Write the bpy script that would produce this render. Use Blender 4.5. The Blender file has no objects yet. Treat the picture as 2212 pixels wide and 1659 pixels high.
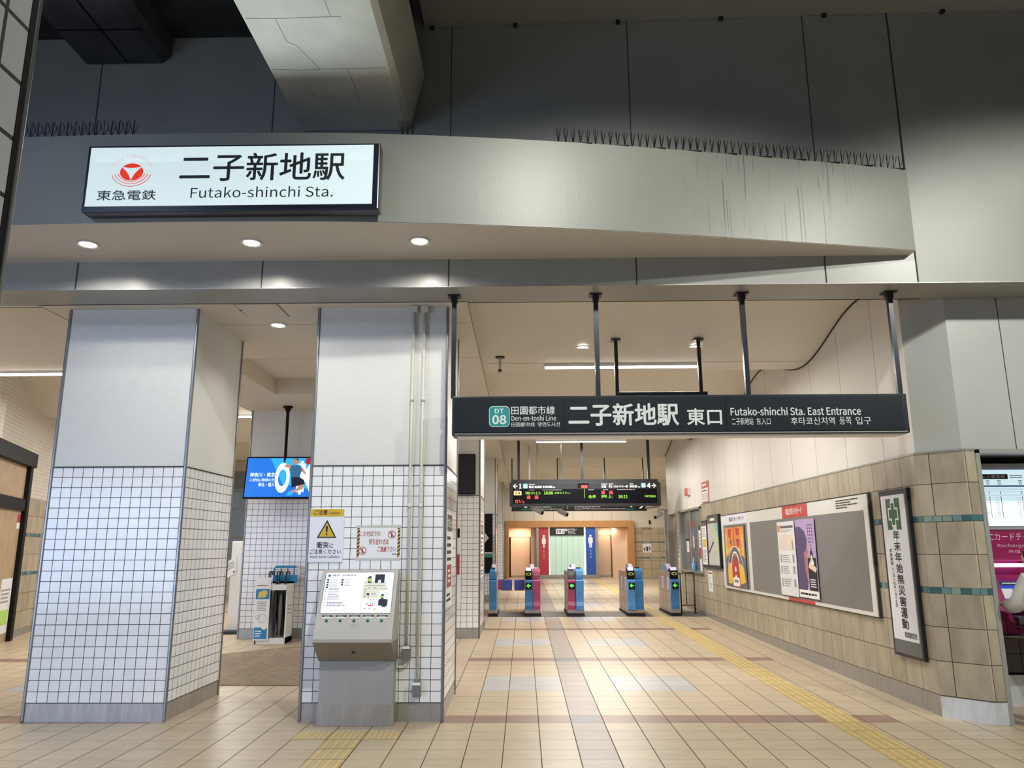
import bpy, math, random
from mathutils import Vector, Matrix
random.seed(7)
SC = bpy.context.scene
COL = SC.collection

# ------------------------------------------------------------------ camera
W, H, F = 2212.0, 1659.0, 1660.0
PITCH, YAW, ROLL = math.radians(12.02), 24/1660*math.cos(math.radians(12.02)), .004
fw = Vector((-math.sin(YAW)*math.cos(PITCH), math.cos(YAW)*math.cos(PITCH), math.sin(PITCH)))
rt = fw.cross(Vector((0, 0, 1))).normalized(); up = rt.cross(fw)
rt, up = rt*math.cos(ROLL) - up*math.sin(ROLL), up*math.cos(ROLL) + rt*math.sin(ROLL)
cam = bpy.data.cameras.new('camera'); co = bpy.data.objects.new('camera', cam); COL.objects.link(co)
m = Matrix.Identity(4)
for i in range(3):
    m[i][0], m[i][1], m[i][2] = rt[i], up[i], -fw[i]
m[2][3] = 1.57
co.matrix_world = m
cam.sensor_width = 36; cam.lens = 36*F/W; cam.clip_start = .05; cam.clip_end = 200
SC.camera = co

# ------------------------------------------------------------------ world, exposure
world = bpy.data.worlds.new('world'); SC.world = world; world.use_nodes = True
bg = world.node_tree.nodes['Background']
bg.inputs[0].default_value = (.50, .58, .70, 1); bg.inputs[1].default_value = .16
SC.view_settings.view_transform = 'Standard'; SC.view_settings.look = 'None'
SC.view_settings.exposure = 0.0; SC.view_settings.gamma = 1; SC.view_settings.use_curve_mapping = False
try:
    SC.cycles.use_denoising = True; SC.cycles.max_bounces = 6; SC.cycles.diffuse_bounces = 4
    SC.cycles.sample_clamp_indirect = 6
except Exception: pass

def light(name, kind, loc, power, color, target=None, **k):
    l = bpy.data.lights.new(name, kind); l.energy = power; l.color = color
    for a, v in k.items(): setattr(l, a, v)
    o = bpy.data.objects.new(name, l); COL.objects.link(o); o.location = loc
    if target is not None:
        o.rotation_euler = (Vector(target) - Vector(loc)).to_track_quat('-Z', 'Y').to_euler()
    return o
WARM = (1.0, .90, .78); NEUT = (1.0, .955, .88); GREENW = (.93, 1.0, .86)
# lamps under the viaduct in front of the canopy, and the lit street behind the camera
LAMPW = (1.0, 1.0, .90)
light('viaduct_lamp_light', 'SPOT', (1.2, 2.0, 6.5), 920, LAMPW, (1.0, 5.4, 0), spot_size=math.radians(112), spot_blend=.45, shadow_soft_size=.10)
light('viaduct_lamp_light', 'SPOT', (6.4, 2.0, 6.3), 1050, LAMPW, (5.3, 6.0, 0), spot_size=math.radians(104), spot_blend=.35, shadow_soft_size=.10)
light('viaduct_lamp_light', 'SPOT', (-5.5, 1.2, 5.6), 230, (.66, .79, 1.0), (-4.0, 6.5, 0), spot_size=math.radians(100), spot_blend=.5, shadow_soft_size=.4)
light('street_front_light', 'AREA', (-5, -8.5, 1.6), 45, (.66, .80, 1.0), (-3, 7.5, 1.2), shape='RECTANGLE', size=9, size_y=2.6, spread=math.radians(100))
light('street_daylight', 'AREA', (-9.0, -2.0, 1.7), 62, (.50, .66, 1.0), (-3.4, 7.5, .9), shape='RECTANGLE', size=5, size_y=2.6, spread=math.radians(75))

# ------------------------------------------------------------------ materials
MATS = {}
def newmat(name):
    mt = bpy.data.materials.new(name); mt.use_nodes = True
    nt = mt.node_tree; b = nt.nodes['Principled BSDF']
    return mt, nt, b
def setin(b, k, v):
    if k in b.inputs: b.inputs[k].default_value = v
def mat(name, col, rough=.55, metal=0, emis=None, es=0, var=.05, scale=6, bump=0, spec=None, aniso=None, alpha=1, trans=0):
    if name in MATS: return MATS[name]
    mt, nt, b = newmat(name); MATS[name] = mt
    b.inputs['Roughness'].default_value = rough; b.inputs['Metallic'].default_value = metal
    if spec is not None: setin(b, 'Specular IOR Level', spec)
    if trans: setin(b, 'Transmission Weight', trans)
    if emis:
        setin(b, 'Emission Color', (*emis, 1)); setin(b, 'Emission Strength', es)
    b.inputs['Alpha'].default_value = alpha
    tc = nt.nodes.new('ShaderNodeTexCoord'); no = nt.nodes.new('ShaderNodeTexNoise')
    no.inputs['Scale'].default_value = scale; no.inputs['Detail'].default_value = 4
    nt.links.new(tc.outputs['Object'], no.inputs['Vector'])
    if aniso:
        mp = nt.nodes.new('ShaderNodeMapping'); mp.inputs['Scale'].default_value = aniso
        nt.links.new(tc.outputs['Object'], mp.inputs['Vector']); nt.links.new(mp.outputs[0], no.inputs['Vector'])
    mr = nt.nodes.new('ShaderNodeMapRange'); mr.inputs['From Min'].default_value = .3; mr.inputs['From Max'].default_value = .7
    mr.inputs['To Min'].default_value = 1-var; mr.inputs['To Max'].default_value = 1+var
    nt.links.new(no.outputs[0], mr.inputs['Value'])
    vm = nt.nodes.new('ShaderNodeVectorMath'); vm.operation = 'SCALE'; vm.inputs[0].default_value = col
    nt.links.new(mr.outputs[0], vm.inputs['Scale']); nt.links.new(vm.outputs[0], b.inputs['Base Color'])
    if bump:
        bp = nt.nodes.new('ShaderNodeBump'); bp.inputs['Strength'].default_value = bump; bp.inputs['Distance'].default_value = .01
        nt.links.new(no.outputs[0], bp.inputs['Height']); nt.links.new(bp.outputs[0], b.inputs['Normal'])
    return mt
def emit(name, col, s):
    return mat(name, tuple(c*.8 for c in col), .4, emis=col, es=s, var=0)
def M_(nt, op, a, b=None, c=None):
    n = nt.nodes.new('ShaderNodeMath'); n.operation = op
    for i, v in enumerate((a, b, c)):
        if v is None: continue
        if isinstance(v, (int, float)): n.inputs[i].default_value = v
        else: nt.links.new(v, n.inputs[i])
    return n.outputs[0]
def tiles(name, base, grout, su, sv, ou=0, ov=0, g=.006, rough=.25, var=.06, mott=.06, mscale=7, flat=False, palette=None, bump=.3, gu=None, gv=None, stretch=(1, 1, 1), spec=.5):
    """square-grid tiling in object space; on walls u follows X or Y by the face normal, v is Z; flat=True: u=X, v=Y"""
    if name in MATS: return MATS[name]
    mt, nt, b = newmat(name); MATS[name] = mt; L = nt.links
    tc = nt.nodes.new('ShaderNodeTexCoord'); sp = nt.nodes.new('ShaderNodeSeparateXYZ'); L.new(tc.outputs['Object'], sp.inputs[0])
    if flat: u, v = sp.outputs[0], sp.outputs[1]
    else:
        ge = nt.nodes.new('ShaderNodeNewGeometry'); sn = nt.nodes.new('ShaderNodeSeparateXYZ'); L.new(ge.outputs['True Normal'], sn.inputs[0])
        sel = M_(nt, 'GREATER_THAN', M_(nt, 'ABSOLUTE', sn.outputs[0]), .72)
        u = M_(nt, 'ADD', M_(nt, 'MULTIPLY', sp.outputs[1], sel), M_(nt, 'MULTIPLY', sp.outputs[0], M_(nt, 'SUBTRACT', 1, sel)))
        v = sp.outputs[2]
    u = M_(nt, 'SUBTRACT', u, ou); v = M_(nt, 'SUBTRACT', v, ov)
    du = M_(nt, 'PINGPONG', u, su/2); dv = M_(nt, 'PINGPONG', v, sv/2)
    mu = M_(nt, 'LESS_THAN', du, (gu or g)/2); mv = M_(nt, 'LESS_THAN', dv, (gv or g)/2)
    mask = M_(nt, 'MAXIMUM', mu, mv)
    cu = M_(nt, 'FLOOR', M_(nt, 'DIVIDE', u, su)); cv = M_(nt, 'FLOOR', M_(nt, 'DIVIDE', v, sv))
    cb = nt.nodes.new('ShaderNodeCombineXYZ'); L.new(cu, cb.inputs[0]); L.new(cv, cb.inputs[1])
    wn = nt.nodes.new('ShaderNodeTexWhiteNoise'); wn.noise_dimensions = '2D'; L.new(cb.outputs[0], wn.inputs['Vector'])
    mp = nt.nodes.new('ShaderNodeMapping'); mp.inputs['Scale'].default_value = stretch; L.new(tc.outputs['Object'], mp.inputs['Vector'])
    of = nt.nodes.new('ShaderNodeVectorMath'); of.operation = 'ADD'
    sc = nt.nodes.new('ShaderNodeVectorMath'); sc.operation = 'SCALE'; sc.inputs['Scale'].default_value = 9
    L.new(wn.outputs['Color'], sc.inputs[0]); L.new(mp.outputs[0], of.inputs[0]); L.new(sc.outputs[0], of.inputs[1])
    no = nt.nodes.new('ShaderNodeTexNoise'); no.inputs['Scale'].default_value = mscale; no.inputs['Detail'].default_value = 5; L.new(of.outputs[0], no.inputs['Vector'])
    f = M_(nt, 'ADD', M_(nt, 'ADD', 1, M_(nt, 'MULTIPLY', M_(nt, 'SUBTRACT', wn.outputs['Value'], .5), 2*var)), M_(nt, 'MULTIPLY', M_(nt, 'SUBTRACT', no.outputs[0], .5), 4*mott))
    vm = nt.nodes.new('ShaderNodeVectorMath'); vm.operation = 'SCALE'; L.new(f, vm.inputs['Scale'])
    if palette:
        cr = nt.nodes.new('ShaderNodeValToRGB'); cr.color_ramp.interpolation = 'CONSTANT'
        while len(cr.color_ramp.elements) < len(palette): cr.color_ramp.elements.new(.5)
        for i, c in enumerate(palette):
            cr.color_ramp.elements[i].position = i/len(palette); cr.color_ramp.elements[i].color = (*c, 1)
        L.new(wn.outputs['Value'], cr.inputs[0]); L.new(cr.outputs[0], vm.inputs[0])
    else: vm.inputs[0].default_value = base
    mx = nt.nodes.new('ShaderNodeMix'); mx.data_type = 'RGBA'
    L.new(mask, mx.inputs[0]); L.new(vm.outputs[0], mx.inputs[6]); mx.inputs[7].default_value = (*grout, 1)
    L.new(mx.outputs[2], b.inputs['Base Color'])
    L.new(M_(nt, 'ADD', rough, M_(nt, 'MULTIPLY', mask, .85-rough)), b.inputs['Roughness'])
    setin(b, 'Specular IOR Level', spec)
    if bump:
        bp = nt.nodes.new('ShaderNodeBump'); bp.inputs['Strength'].default_value = bump; bp.inputs['Distance'].default_value = .002
        L.new(M_(nt, 'SUBTRACT', 1, mask), bp.inputs['Height']); L.new(bp.outputs[0], b.inputs['Normal'])
    return mt

def streaked(name, col, rough, streak_x, streak_w, amt):
    """painted steel panel with thin vertical dirt runs around one place"""
    mt, nt, b = newmat(name); MATS[name] = mt; L = nt.links
    tc = nt.nodes.new('ShaderNodeTexCoord'); mp = nt.nodes.new('ShaderNodeMapping'); mp.inputs['Scale'].default_value = (55, 2, 1.1)
    L.new(tc.outputs['Object'], mp.inputs['Vector'])
    n = nt.nodes.new('ShaderNodeTexNoise'); n.inputs['Scale'].default_value = 1; n.inputs['Detail'].default_value = 2; L.new(mp.outputs[0], n.inputs['Vector'])
    sp = nt.nodes.new('ShaderNodeSeparateXYZ'); L.new(tc.outputs['Object'], sp.inputs[0])
    near = M_(nt, 'MAXIMUM', 0, M_(nt, 'SUBTRACT', 1, M_(nt, 'DIVIDE', M_(nt, 'ABSOLUTE', M_(nt, 'SUBTRACT', sp.outputs[0], streak_x)), streak_w)))
    line = M_(nt, 'GREATER_THAN', n.outputs[0], .63)
    k = M_(nt, 'MULTIPLY', M_(nt, 'MULTIPLY', line, M_(nt, 'MINIMUM', 1, M_(nt, 'MULTIPLY', near, 2))), amt)
    n2 = nt.nodes.new('ShaderNodeTexNoise'); n2.inputs['Scale'].default_value = 2.2; n2.inputs['Detail'].default_value = 6; L.new(tc.outputs['Object'], n2.inputs['Vector'])
    f = M_(nt, 'MULTIPLY', M_(nt, 'SUBTRACT', 1, k), M_(nt, 'ADD', .93, M_(nt, 'MULTIPLY', n2.outputs[0], .14)))
    vm = nt.nodes.new('ShaderNodeVectorMath'); vm.operation = 'SCALE'; vm.inputs[0].default_value = col
    L.new(f, vm.inputs['Scale']); L.new(vm.outputs[0], b.inputs['Base Color'])
    n3 = nt.nodes.new('ShaderNodeTexNoise'); n3.inputs['Scale'].default_value = 60; L.new(tc.outputs['Object'], n3.inputs['Vector'])
    bp = nt.nodes.new('ShaderNodeBump'); bp.inputs['Strength'].default_value = .12; bp.inputs['Distance'].default_value = .004
    L.new(n3.outputs[0], bp.inputs['Height']); L.new(bp.outputs[0], b.inputs['Normal'])
    b.inputs['Roughness'].default_value = rough
    return mt

PANEL = (.50, .50, .46)          # painted steel panels
m_fascia = streaked('fascia_paint', (.245, .25, .225), .40, 2.35, .95, .55)
m_panel = mat('panel_paint', (.31, .312, .295), .36, var=.04, scale=2.5, bump=.02)
m_upperwall = mat('upper_wall_panel', (.30, .30, .28), .42, var=.05, scale=2)
m_colpanel = mat('column_panel', (.64, .645, .63), .42, var=.03, scale=9, aniso=(1, 1, 6))
m_ceil = mat('ceiling_paint', (.66, .625, .56), .60, var=.015, scale=3)
m_soffit = mat('soffit_paint', (.58, .555, .51), .55, var=.02, scale=3)
m_wallpanel = mat('hall_panel', (.70, .655, .58), .38, var=.025, scale=3)
m_wallpanel2 = mat('front_panel', (.43, .44, .425), .36, var=.03, scale=3)
m_steel = mat('stainless', (.26, .26, .26), .34, .9, var=.12, scale=5, aniso=(1, 1, 25))
m_steelbase = mat('stainless_base', (.36, .34, .32), .38, .5, var=.12, scale=4, aniso=(6, 6, 1))
m_steelbright = mat('bright_stainless', (.78, .82, .9), .30, .5, var=.12, scale=3, aniso=(5, 5, 1))
m_dark = mat('black_steel', (.012, .014, .018), .38, var=.1)
m_navy = mat('sign_navy', (.012, .018, .027), .35, var=.06)
m_black = mat('black', (.004, .004, .005), .55, spec=.2)
m_seam = mat('seam', (.045, .042, .038), .8)
m_softseam = mat('soft_seam', (.22, .195, .16), .8)
m_white = mat('white', (.80, .80, .80), .45)
m_letter = mat('sign_white', (.62, .66, .66), .5)
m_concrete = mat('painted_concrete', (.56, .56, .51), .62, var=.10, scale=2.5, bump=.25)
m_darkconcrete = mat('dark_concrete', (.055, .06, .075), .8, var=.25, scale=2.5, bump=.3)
m_darkceil = mat('dark_ceiling', (.035, .037, .038), .9, var=.2)
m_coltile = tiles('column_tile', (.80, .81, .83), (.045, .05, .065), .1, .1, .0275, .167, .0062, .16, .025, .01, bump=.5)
m_beige = lambda n, ov, ou=0.0: tiles(n, (.385, .33, .245), (.055, .042, .028), .31, .31, ou, ov, .007, .42, .10, .20, 6, bump=.3, stretch=(1.3, 1.3, .5), gu=.006)
m_teal = tiles('teal_mosaic', None, (.03, .04, .04), .065, .2, 0, 0, .005, .25, .08, .03, palette=[(.05, .135, .15), (.10, .22, .22), (.24, .33, .29), (.045, .11, .14), (.13, .24, .25), (.06, .16, .18)])

# ------------------------------------------------------------------ mesh helpers
class MB:
    def __init__(s): s.v = []; s.f = []; s.mi = []; s.ms = []
    def mid(s, m):
        if m not in s.ms: s.ms.append(m)
        return s.ms.index(m)
    def face(s, pts, m):
        i = len(s.v); s.v += [Vector(p) for p in pts]; s.f.append(list(range(i, i+len(pts)))); s.mi.append(s.mid(m)); return s
    def box(s, a, b, m, top=None):
        x0, y0, z0 = [min(a[i], b[i]) for i in range(3)]; x1, y1, z1 = [max(a[i], b[i]) for i in range(3)]
        P = [(x0, y0, z0), (x1, y0, z0), (x1, y1, z0), (x0, y1, z0), (x0, y0, z1), (x1, y0, z1), (x1, y1, z1), (x0, y1, z1)]
        return s.hexa(P, m)
    def hexa(s, P, m):
        i = len(s.v); s.v += [Vector(p) for p in P]
        for q in ((0, 3, 2, 1), (4, 5, 6, 7), (0, 1, 5, 4), (1, 2, 6, 5), (2, 3, 7, 6), (3, 0, 4, 7)):
            s.f.append([i+k for k in q]); s.mi.append(s.mid(m))
        return s
    def prism(s, poly, vec, m, mside=None):
        """closed polygon (3-D points, counter-clockwise seen from its front) extruded by vec"""
        n = len(poly); i = len(s.v); vec = Vector(vec)
        s.v += [Vector(p) for p in poly] + [Vector(p)+vec for p in poly]
        s.f.append(list(range(i, i+n))); s.mi.append(s.mid(m))
        s.f.append([i+n+k for k in range(n)][::-1]); s.mi.append(s.mid(m))
        for k in range(n):
            k2 = (k+1) % n; s.f.append([i+k, i+n+k, i+n+k2, i+k2]); s.mi.append(s.mid(mside or m))
        return s
    def cyl(s, a, b, r, m, n=16, r2=None):
        a = Vector(a); b = Vector(b); d = (b-a).normalized()
        t = Vector((0, 0, 1)) if abs(d.z) < .9 else Vector((1, 0, 0))
        p = d.cross(t).normalized(); q = d.cross(p); r2 = r if r2 is None else r2
        i = len(s.v)
        for c, rr in ((a, r), (b, r2)):
            for k in range(n):
                an = 2*math.pi*k/n; s.v.append(c+p*rr*math.cos(an)+q*rr*math.sin(an))
        for k in range(n):
            k2 = (k+1) % n; s.f.append([i+k, i+k2, i+n+k2, i+n+k]); s.mi.append(s.mid(m))
        s.f.append([i+k for k in range(n)][::-1]); s.mi.append(s.mid(m)); s.f.append([i+n+k for k in range(n)]); s.mi.append(s.mid(m))
        return s
    def lathe(s, c, prof, m, n=20, caps=True):
        i = len(s.v); c = Vector(c)
        for r, z in prof:
            for k in range(n):
                an = 2*math.pi*k/n; s.v.append(c+Vector((r*math.cos(an), r*math.sin(an), z)))
        for j in range(len(prof)-1):
            for k in range(n):
                k2 = (k+1) % n; s.f.append([i+j*n+k, i+j*n+k2, i+(j+1)*n+k2, i+(j+1)*n+k]); s.mi.append(s.mid(m))
        if caps:
            s.f.append([i+k for k in range(n)][::-1]); s.mi.append(s.mid(m))
            s.f.append([i+(len(prof)-1)*n+k for k in range(n)]); s.mi.append(s.mid(m))
        return s
    def tube(s, pts, r, m, n=8):
        for a, b in zip(pts, pts[1:]): s.cyl(a, b, r, m, n)
        return s
    def build(s, name, parent=None, bevel=0, smooth=False, label=None, cat=None, group=None, kind=None, org=None):
        o0 = Vector((0, 0, 0))
        if parent is not None: o0 = wpos(parent)
        if org is not None: o0 = Vector(org)
        me = bpy.data.meshes.new(name); me.from_pydata([v-o0 for v in s.v], [], s.f)
        for mt in s.ms: me.materials.append(mt)
        for p, k in zip(me.polygons, s.mi): p.material_index = k; p.use_smooth = smooth
        me.update()
        o = bpy.data.objects.new(name, me); COL.objects.link(o)
        if parent is not None: o.parent = parent
        elif org is not None: o.location = o0
        if bevel:
            md = o.modifiers.new('bevel', 'BEVEL'); md.width = bevel; md.segments = 2; md.limit_method = 'ANGLE'; md.angle_limit = math.radians(50)
        tag(o, label, cat, group, kind)
        return o
def wpos(o):
    p = Vector((0, 0, 0))
    while o is not None: p = p + o.location; o = o.parent
    return p
def tag(o, label=None, cat=None, group=None, kind=None):
    if label: o['label'] = label
    if cat: o['category'] = cat
    if group: o['group'] = group
    if kind: o['kind'] = kind
    return o
def thing(name, label, cat, loc=(0, 0, 0), group=None, kind=None):
    o = bpy.data.objects.new(name, None); COL.objects.link(o); o.location = loc; o.empty_display_size = .1
    return tag(o, label, cat, group, kind)
def dup(root, loc, label=None):
    def cp(o, par):
        c = o.copy(); COL.objects.link(c); c.parent = par
        for ch in list(o.children): cp(ch, c)
        return c
    r = cp(root, None); r.location = loc
    if label: r['label'] = label
    return r

class Pl:
    """a flat face in the world: o lower-left corner, u right, v up, n outward"""
    def __init__(s, o, u=(1, 0, 0), v=(0, 0, 1)):
        s.o = Vector(o); s.u = Vector(u).normalized(); s.v = Vector(v).normalized(); s.n = s.u.cross(s.v)
    def p(s, a, b, c=0): return s.o+s.u*a+s.v*b+s.n*c
    def rect(s, mb, a0, b0, a1, b1, m, c=.001, c0=0):
        """a thin slab standing c above the face"""
        P = [s.p(a0, b0, c0), s.p(a1, b0, c0), s.p(a1, b1, c0), s.p(a0, b1, c0), s.p(a0, b0, c), s.p(a1, b0, c), s.p(a1, b1, c), s.p(a0, b1, c)]
        return mb.hexa(P, m)
    def poly(s, mb, pts, m, c=.001, c0=0):
        return mb.prism([s.p(a, b, c) for a, b in pts], s.n*(c0-c), m)
    def disc(s, mb, a, b, r, m, c=.001, n=24, ry=None):
        ry = ry or r
        return s.poly(mb, [(a+r*math.cos(2*math.pi*k/n), b+ry*math.sin(2*math.pi*k/n)) for k in range(n)], m, c)
    def ring(s, mb, a, b, r, w, m, c=.001, t0=0, t1=360, n=32, ry=1.0):
        for k in range(n):
            p0 = math.radians(t0+(t1-t0)*k/n); p1 = math.radians(t0+(t1-t0)*(k+1)/n)
            s.poly(mb, [(a+(r-w)*math.cos(p0), b+ry*(r-w)*math.sin(p0)), (a+r*math.cos(p0), b+ry*r*math.sin(p0)),
                        (a+r*math.cos(p1), b+ry*r*math.sin(p1)), (a+(r-w)*math.cos(p1), b+ry*(r-w)*math.sin(p1))], m, c)
        return mb
    def lines(s, mb, a0, b0, a1, b1, n, m, c=.001, fill=.45, ragged=.3):
        """rows of print too small to read"""
        h = (b1-b0)/n
        for k in range(n):
            y = b1-(k+.5)*h; e = a1-(a1-a0)*random.random()*ragged
            x = a0
            while x < e-1e-6:
                w = min((a1-a0)*random.uniform(.06, .22), e-x); s.rect(mb, x, y-h*fill/2, x+w*.86, y+h*fill/2, m, c); x += w
        return mb

_TXT = {}
FONT = None
try:                                   # the sans-serif that ships with Blender; the built-in one if it is missing
    import os
    fp = os.path.join(bpy.utils.system_resource('DATAFILES'), 'fonts', 'Noto Sans CJK Regular.woff2')
    if os.path.exists(fp): FONT = bpy.data.fonts.load(fp)
except Exception: FONT = None
def glyphs(s):
    if s in _TXT: return _TXT[s]
    cu = bpy.data.curves.new('lettering', 'FONT'); cu.body = s; cu.size = 1; cu.resolution_u = 3
    if FONT and all(ord(ch) < 128 for ch in s): cu.font = FONT
    o = bpy.data.objects.new('lettering', cu); COL.objects.link(o)
    dg = bpy.context.evaluated_depsgraph_get(); me = bpy.data.meshes.new_from_object(o.evaluated_get(dg))
    vs = [v.co.copy() for v in me.vertices]; fs = [list(p.vertices) for p in me.polygons]
    bpy.data.objects.remove(o); bpy.data.curves.remove(cu); bpy.data.meshes.remove(me)
    _TXT[s] = (vs, fs); return vs, fs
def text(mb, pl, s, a, b, w, h, m, c=.002, bold=0, align='fit'):
    """letters fitted to the box (a,b,w,h) of the face; heavier strokes are made of shifted copies of the letters"""
    vs, fs = glyphs(s)
    if not vs: return mb
    x0 = min(v.x for v in vs); x1 = max(v.x for v in vs); y0 = min(v.y for v in vs); y1 = max(v.y for v in vs)
    sx, sy = w/max(x1-x0, 1e-6), h/max(y1-y0, 1e-6)
    if align != 'fit': sx = sy = min(sx, sy)
    ox = a+((w-(x1-x0)*sx)/2 if align == 'centre' else 0); oy = b+(h-(y1-y0)*sy)/2
    k = mb.mid(m); d = max(0, bold)*sy*1.0
    for j, (dx, dy) in enumerate(((0, 0),) if d == 0 else ((-d, 0), (d, 0), (0, -d), (0, d), (0, 0))):
        i = len(mb.v); mb.v += [pl.p(ox+(v.x-x0)*sx+dx, oy+(v.y-y0)*sy+dy, c+j*1e-5) for v in vs]
        for f in fs: mb.f.append([i+q for q in f]); mb.mi.append(k)
    return mb
def vtext(mb, pl, s, a, b_top, size, step, m, c=.002, bold=0, sx=1.0):
    for k, ch in enumerate(s):
        if ch != ' ': text(mb, pl, ch, a-size*sx/2, b_top-k*step-size, size*sx, size, m, c, bold, 'fit' if ch not in '一・ー' else 'centre')
    return mb

def fz(y): return .012*(y-7.56)       # the floor rises gently towards the back

# ================================================================== FLOOR
FT = dict(grout=(.05, .036, .024), su=.3, sv=.3, ou=.125, ov=7.53, gu=.008, gv=.004, flat=True, rough=.34, mott=.10, mscale=6, bump=.25, stretch=(.6, 2.2, 1))
f_beige = tiles('floor_tile', (.50, .405, .285), var=.05, **FT)
f_red = tiles('floor_tile_red', (.27, .165, .125), var=.05, **FT)
f_mauve = tiles('floor_tile_mauve', (.30, .235, .20), var=.05, **FT)
f_slate = tiles('floor_tile_slate', (.13, .13, .135), var=.05, **FT)
f_grey = tiles('floor_tile_grey', (.44, .435, .44), var=.05, **FT)
f_mat = mat('gate_strip_grey', (.16, .15, .14), .7, var=.1, scale=30)
fb = MB()
def cell(x0, y0, x1, y1, m): fb.face([(x0, y0, fz(y0)), (x1, y0, fz(y0)), (x1, y1, fz(y1)), (x0, y1, fz(y1))], m)
X0, X1, Y0, Y1 = .125-.3*34, .125+.3*16, 7.53-.3*21, 7.53+.3*85
for j in range(106):
    y = Y0+.3*j; run = None; xs = X0
    ky = round((y-7.53)/.3)
    for i in range(50):
        x = X0+.3*i; kx = round((x-.125)/.3)
        mm = f_beige
        red = ky % 12 == 0 and -3 <= kx <= 10 and y > 7
        if kx == 1 and y > -1: mm = f_mauve
        if red: mm = f_slate if kx == 1 else f_red
        if ky % 12 in (5, 6, 7) and (kx in (-2, -1, 0) or kx in (3, 4, 5)) and ky > 0: mm = f_grey
        if ky % 12 == 0 and kx < -12 and y > 7: mm = f_red
        if ky % 12 in (5, 6, 7) and kx in (-20, -19, -18): mm = f_grey
        if 17.08 < y+.15 < 18.4 and kx > -4: mm = f_mat
        if mm is not run:
            if run: cell(xs, y, x, y+.3, run)
            run, xs = mm, x
    cell(xs, y, X1, y+.3, run)
cell(-16, Y0, X0, Y1, f_beige); cell(X1, Y0, 12, Y1, f_beige); cell(-16, -12, 12, Y0, f_beige); cell(-16, Y1, 12, 38, f_beige)
fb.build('floor', kind='structure', label='beige tiled station floor with red cross bands and one mauve strip')

# tactile paving
m_yel = mat('tactile_yellow', (.47, .345, .13), .5, var=.08, scale=12)
m_yel2 = mat('tactile_yellow_bar', (.62, .49, .22), .45, var=.06)
m_yseam = mat('tactile_seam', (.25, .18, .07), .8)
t = thing('tactile_path', 'yellow ribbed guide path running along the right side of the hall floor', 'tactile paving', (2.925, 5.7, fz(5.7)))
b = MB(); y = 4.5
b.hexa([(2.775, 3.9, fz(3.9)), (3.075, 3.9, fz(3.9)), (3.075, 32.6, fz(32.6)), (2.775, 32.6, fz(32.6))] + [(2.775, 3.9, fz(3.9)+.003), (3.075, 3.9, fz(3.9)+.003), (3.075, 32.6, fz(32.6)+.003), (2.775, 32.6, fz(32.6)+.003)], m_yel)
b.build('base_strip', t)
b = MB()
for k in range(95):
    y = 3.93+.3*k
    if 17.0 < y < 18.4: continue
    for q in range(4):
        x = 2.775+.0375+.075*q
        z = fz(y)+.003
        b.hexa([(x-.009, y+.012, z), (x+.009, y+.012, z), (x+.009, y+.28, z+.0033), (x-.009, y+.28, z+.0033), (x-.006, y+.02, z+.005), (x+.006, y+.02, z+.005), (x+.006, y+.27, z+.008), (x-.006, y+.27, z+.008)], m_yel2)
    z = fz(y); b.box((2.775, y-.002, z), (3.075, y+.002, z+.0036), m_yseam)
b.build('guide_bars', t)
m_tb = mat('tactile_beige', (.50, .385, .215), .45, var=.06, scale=12)
t = thing('tactile_path', 'beige dotted and ribbed tactile tiles on the floor before the station map stand', 'tactile paving', (-1.525, 6.5, fz(6.5)))
b = MB()
for kx in range(3):
    x0 = -1.975+.3*kx
    b.box((x0+.004, 6.934, fz(7)-.004), (x0+.296, 7.226, fz(7.08)+.004), m_tb)
    for i in range(6):
        for j in range(6): b.cyl((x0+.035+.046*i, 6.965+.046*j, fz(7.08)), (x0+.035+.046*i, 6.965+.046*j, fz(7.08)+.008), .011, m_yel2, 8, .007)
b.build('dotted_tile', t)
b = MB()
for k in range(8):
    y0 = 6.93-.3*(k+1)
    b.box((-1.671, y0+.004, fz(y0)-.01), (-1.379, y0+.296, fz(y0)+.0055), m_tb)
    for q in range(4): b.box((-1.671+.03+.075*q, y0+.015, fz(y0)), (-1.671+.05+.075*q, y0+.285, fz(y0)+.010), m_yel2)
b.build('ribbed_tile', t)

# ================================================================== COLUMNS
def column(x0, y0, label, dep=1.30, w=1.355, ztile=2.367, posters=False):
    z0 = fz(y0); t = thing('column', label, 'column', (x0, y0, z0 if z0 > 0 else 0)); z0 = wpos(t).z
    x1, y1 = x0+w, y0+dep; zt = ztile; zb = z0+.167
    MB().box((x0+.012, y0+.012, z0), (x1-.012, y1-.012, zb), m_steelbase).build('base_plate', t)
    b = MB().box((x0+.010, y0+.010, zb), (x1-.010, y1-.010, zt), m_coltile); b.build('tile_cladding', t)
    MB().box((x0+.014, y0+.014, zt), (x1-.014, y1-.014, 4.0), m_colpanel).build('upper_panel', t)
    b = MB()
    b.box((x0+.004, y0+.004, zt-.005), (x1-.004, y1-.004, zt+.007), m_seam); b.box((x0+.009, y0+.009, zb-.004), (x1-.009, y1-.009, zb+.004), m_seam)
    b.build('joint_strip', t)
    for cx, cy in ((0, 0), (1, 0), (1, 1), (0, 1)):
        b = MB(); xa = x0 if cx == 0 else x1-.030; ya = y0 if cy == 0 else y1-.030
        b.box((xa, ya, z0), (xa+.030, ya+.030, 4.0), m_steel); b.build('corner_trim', t, bevel=.008)
    return t
colA = column(-4.69, 7.56, 'blue-lit white tiled column at the left, nothing fixed to its front')
colB = column(-2.105, 7.56, 'white tiled column carrying the caution signs and the station map stand')
column(-4.88, 13.56, 'tiled column behind the hanging television and the umbrella stand', ztile=2.47)
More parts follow.
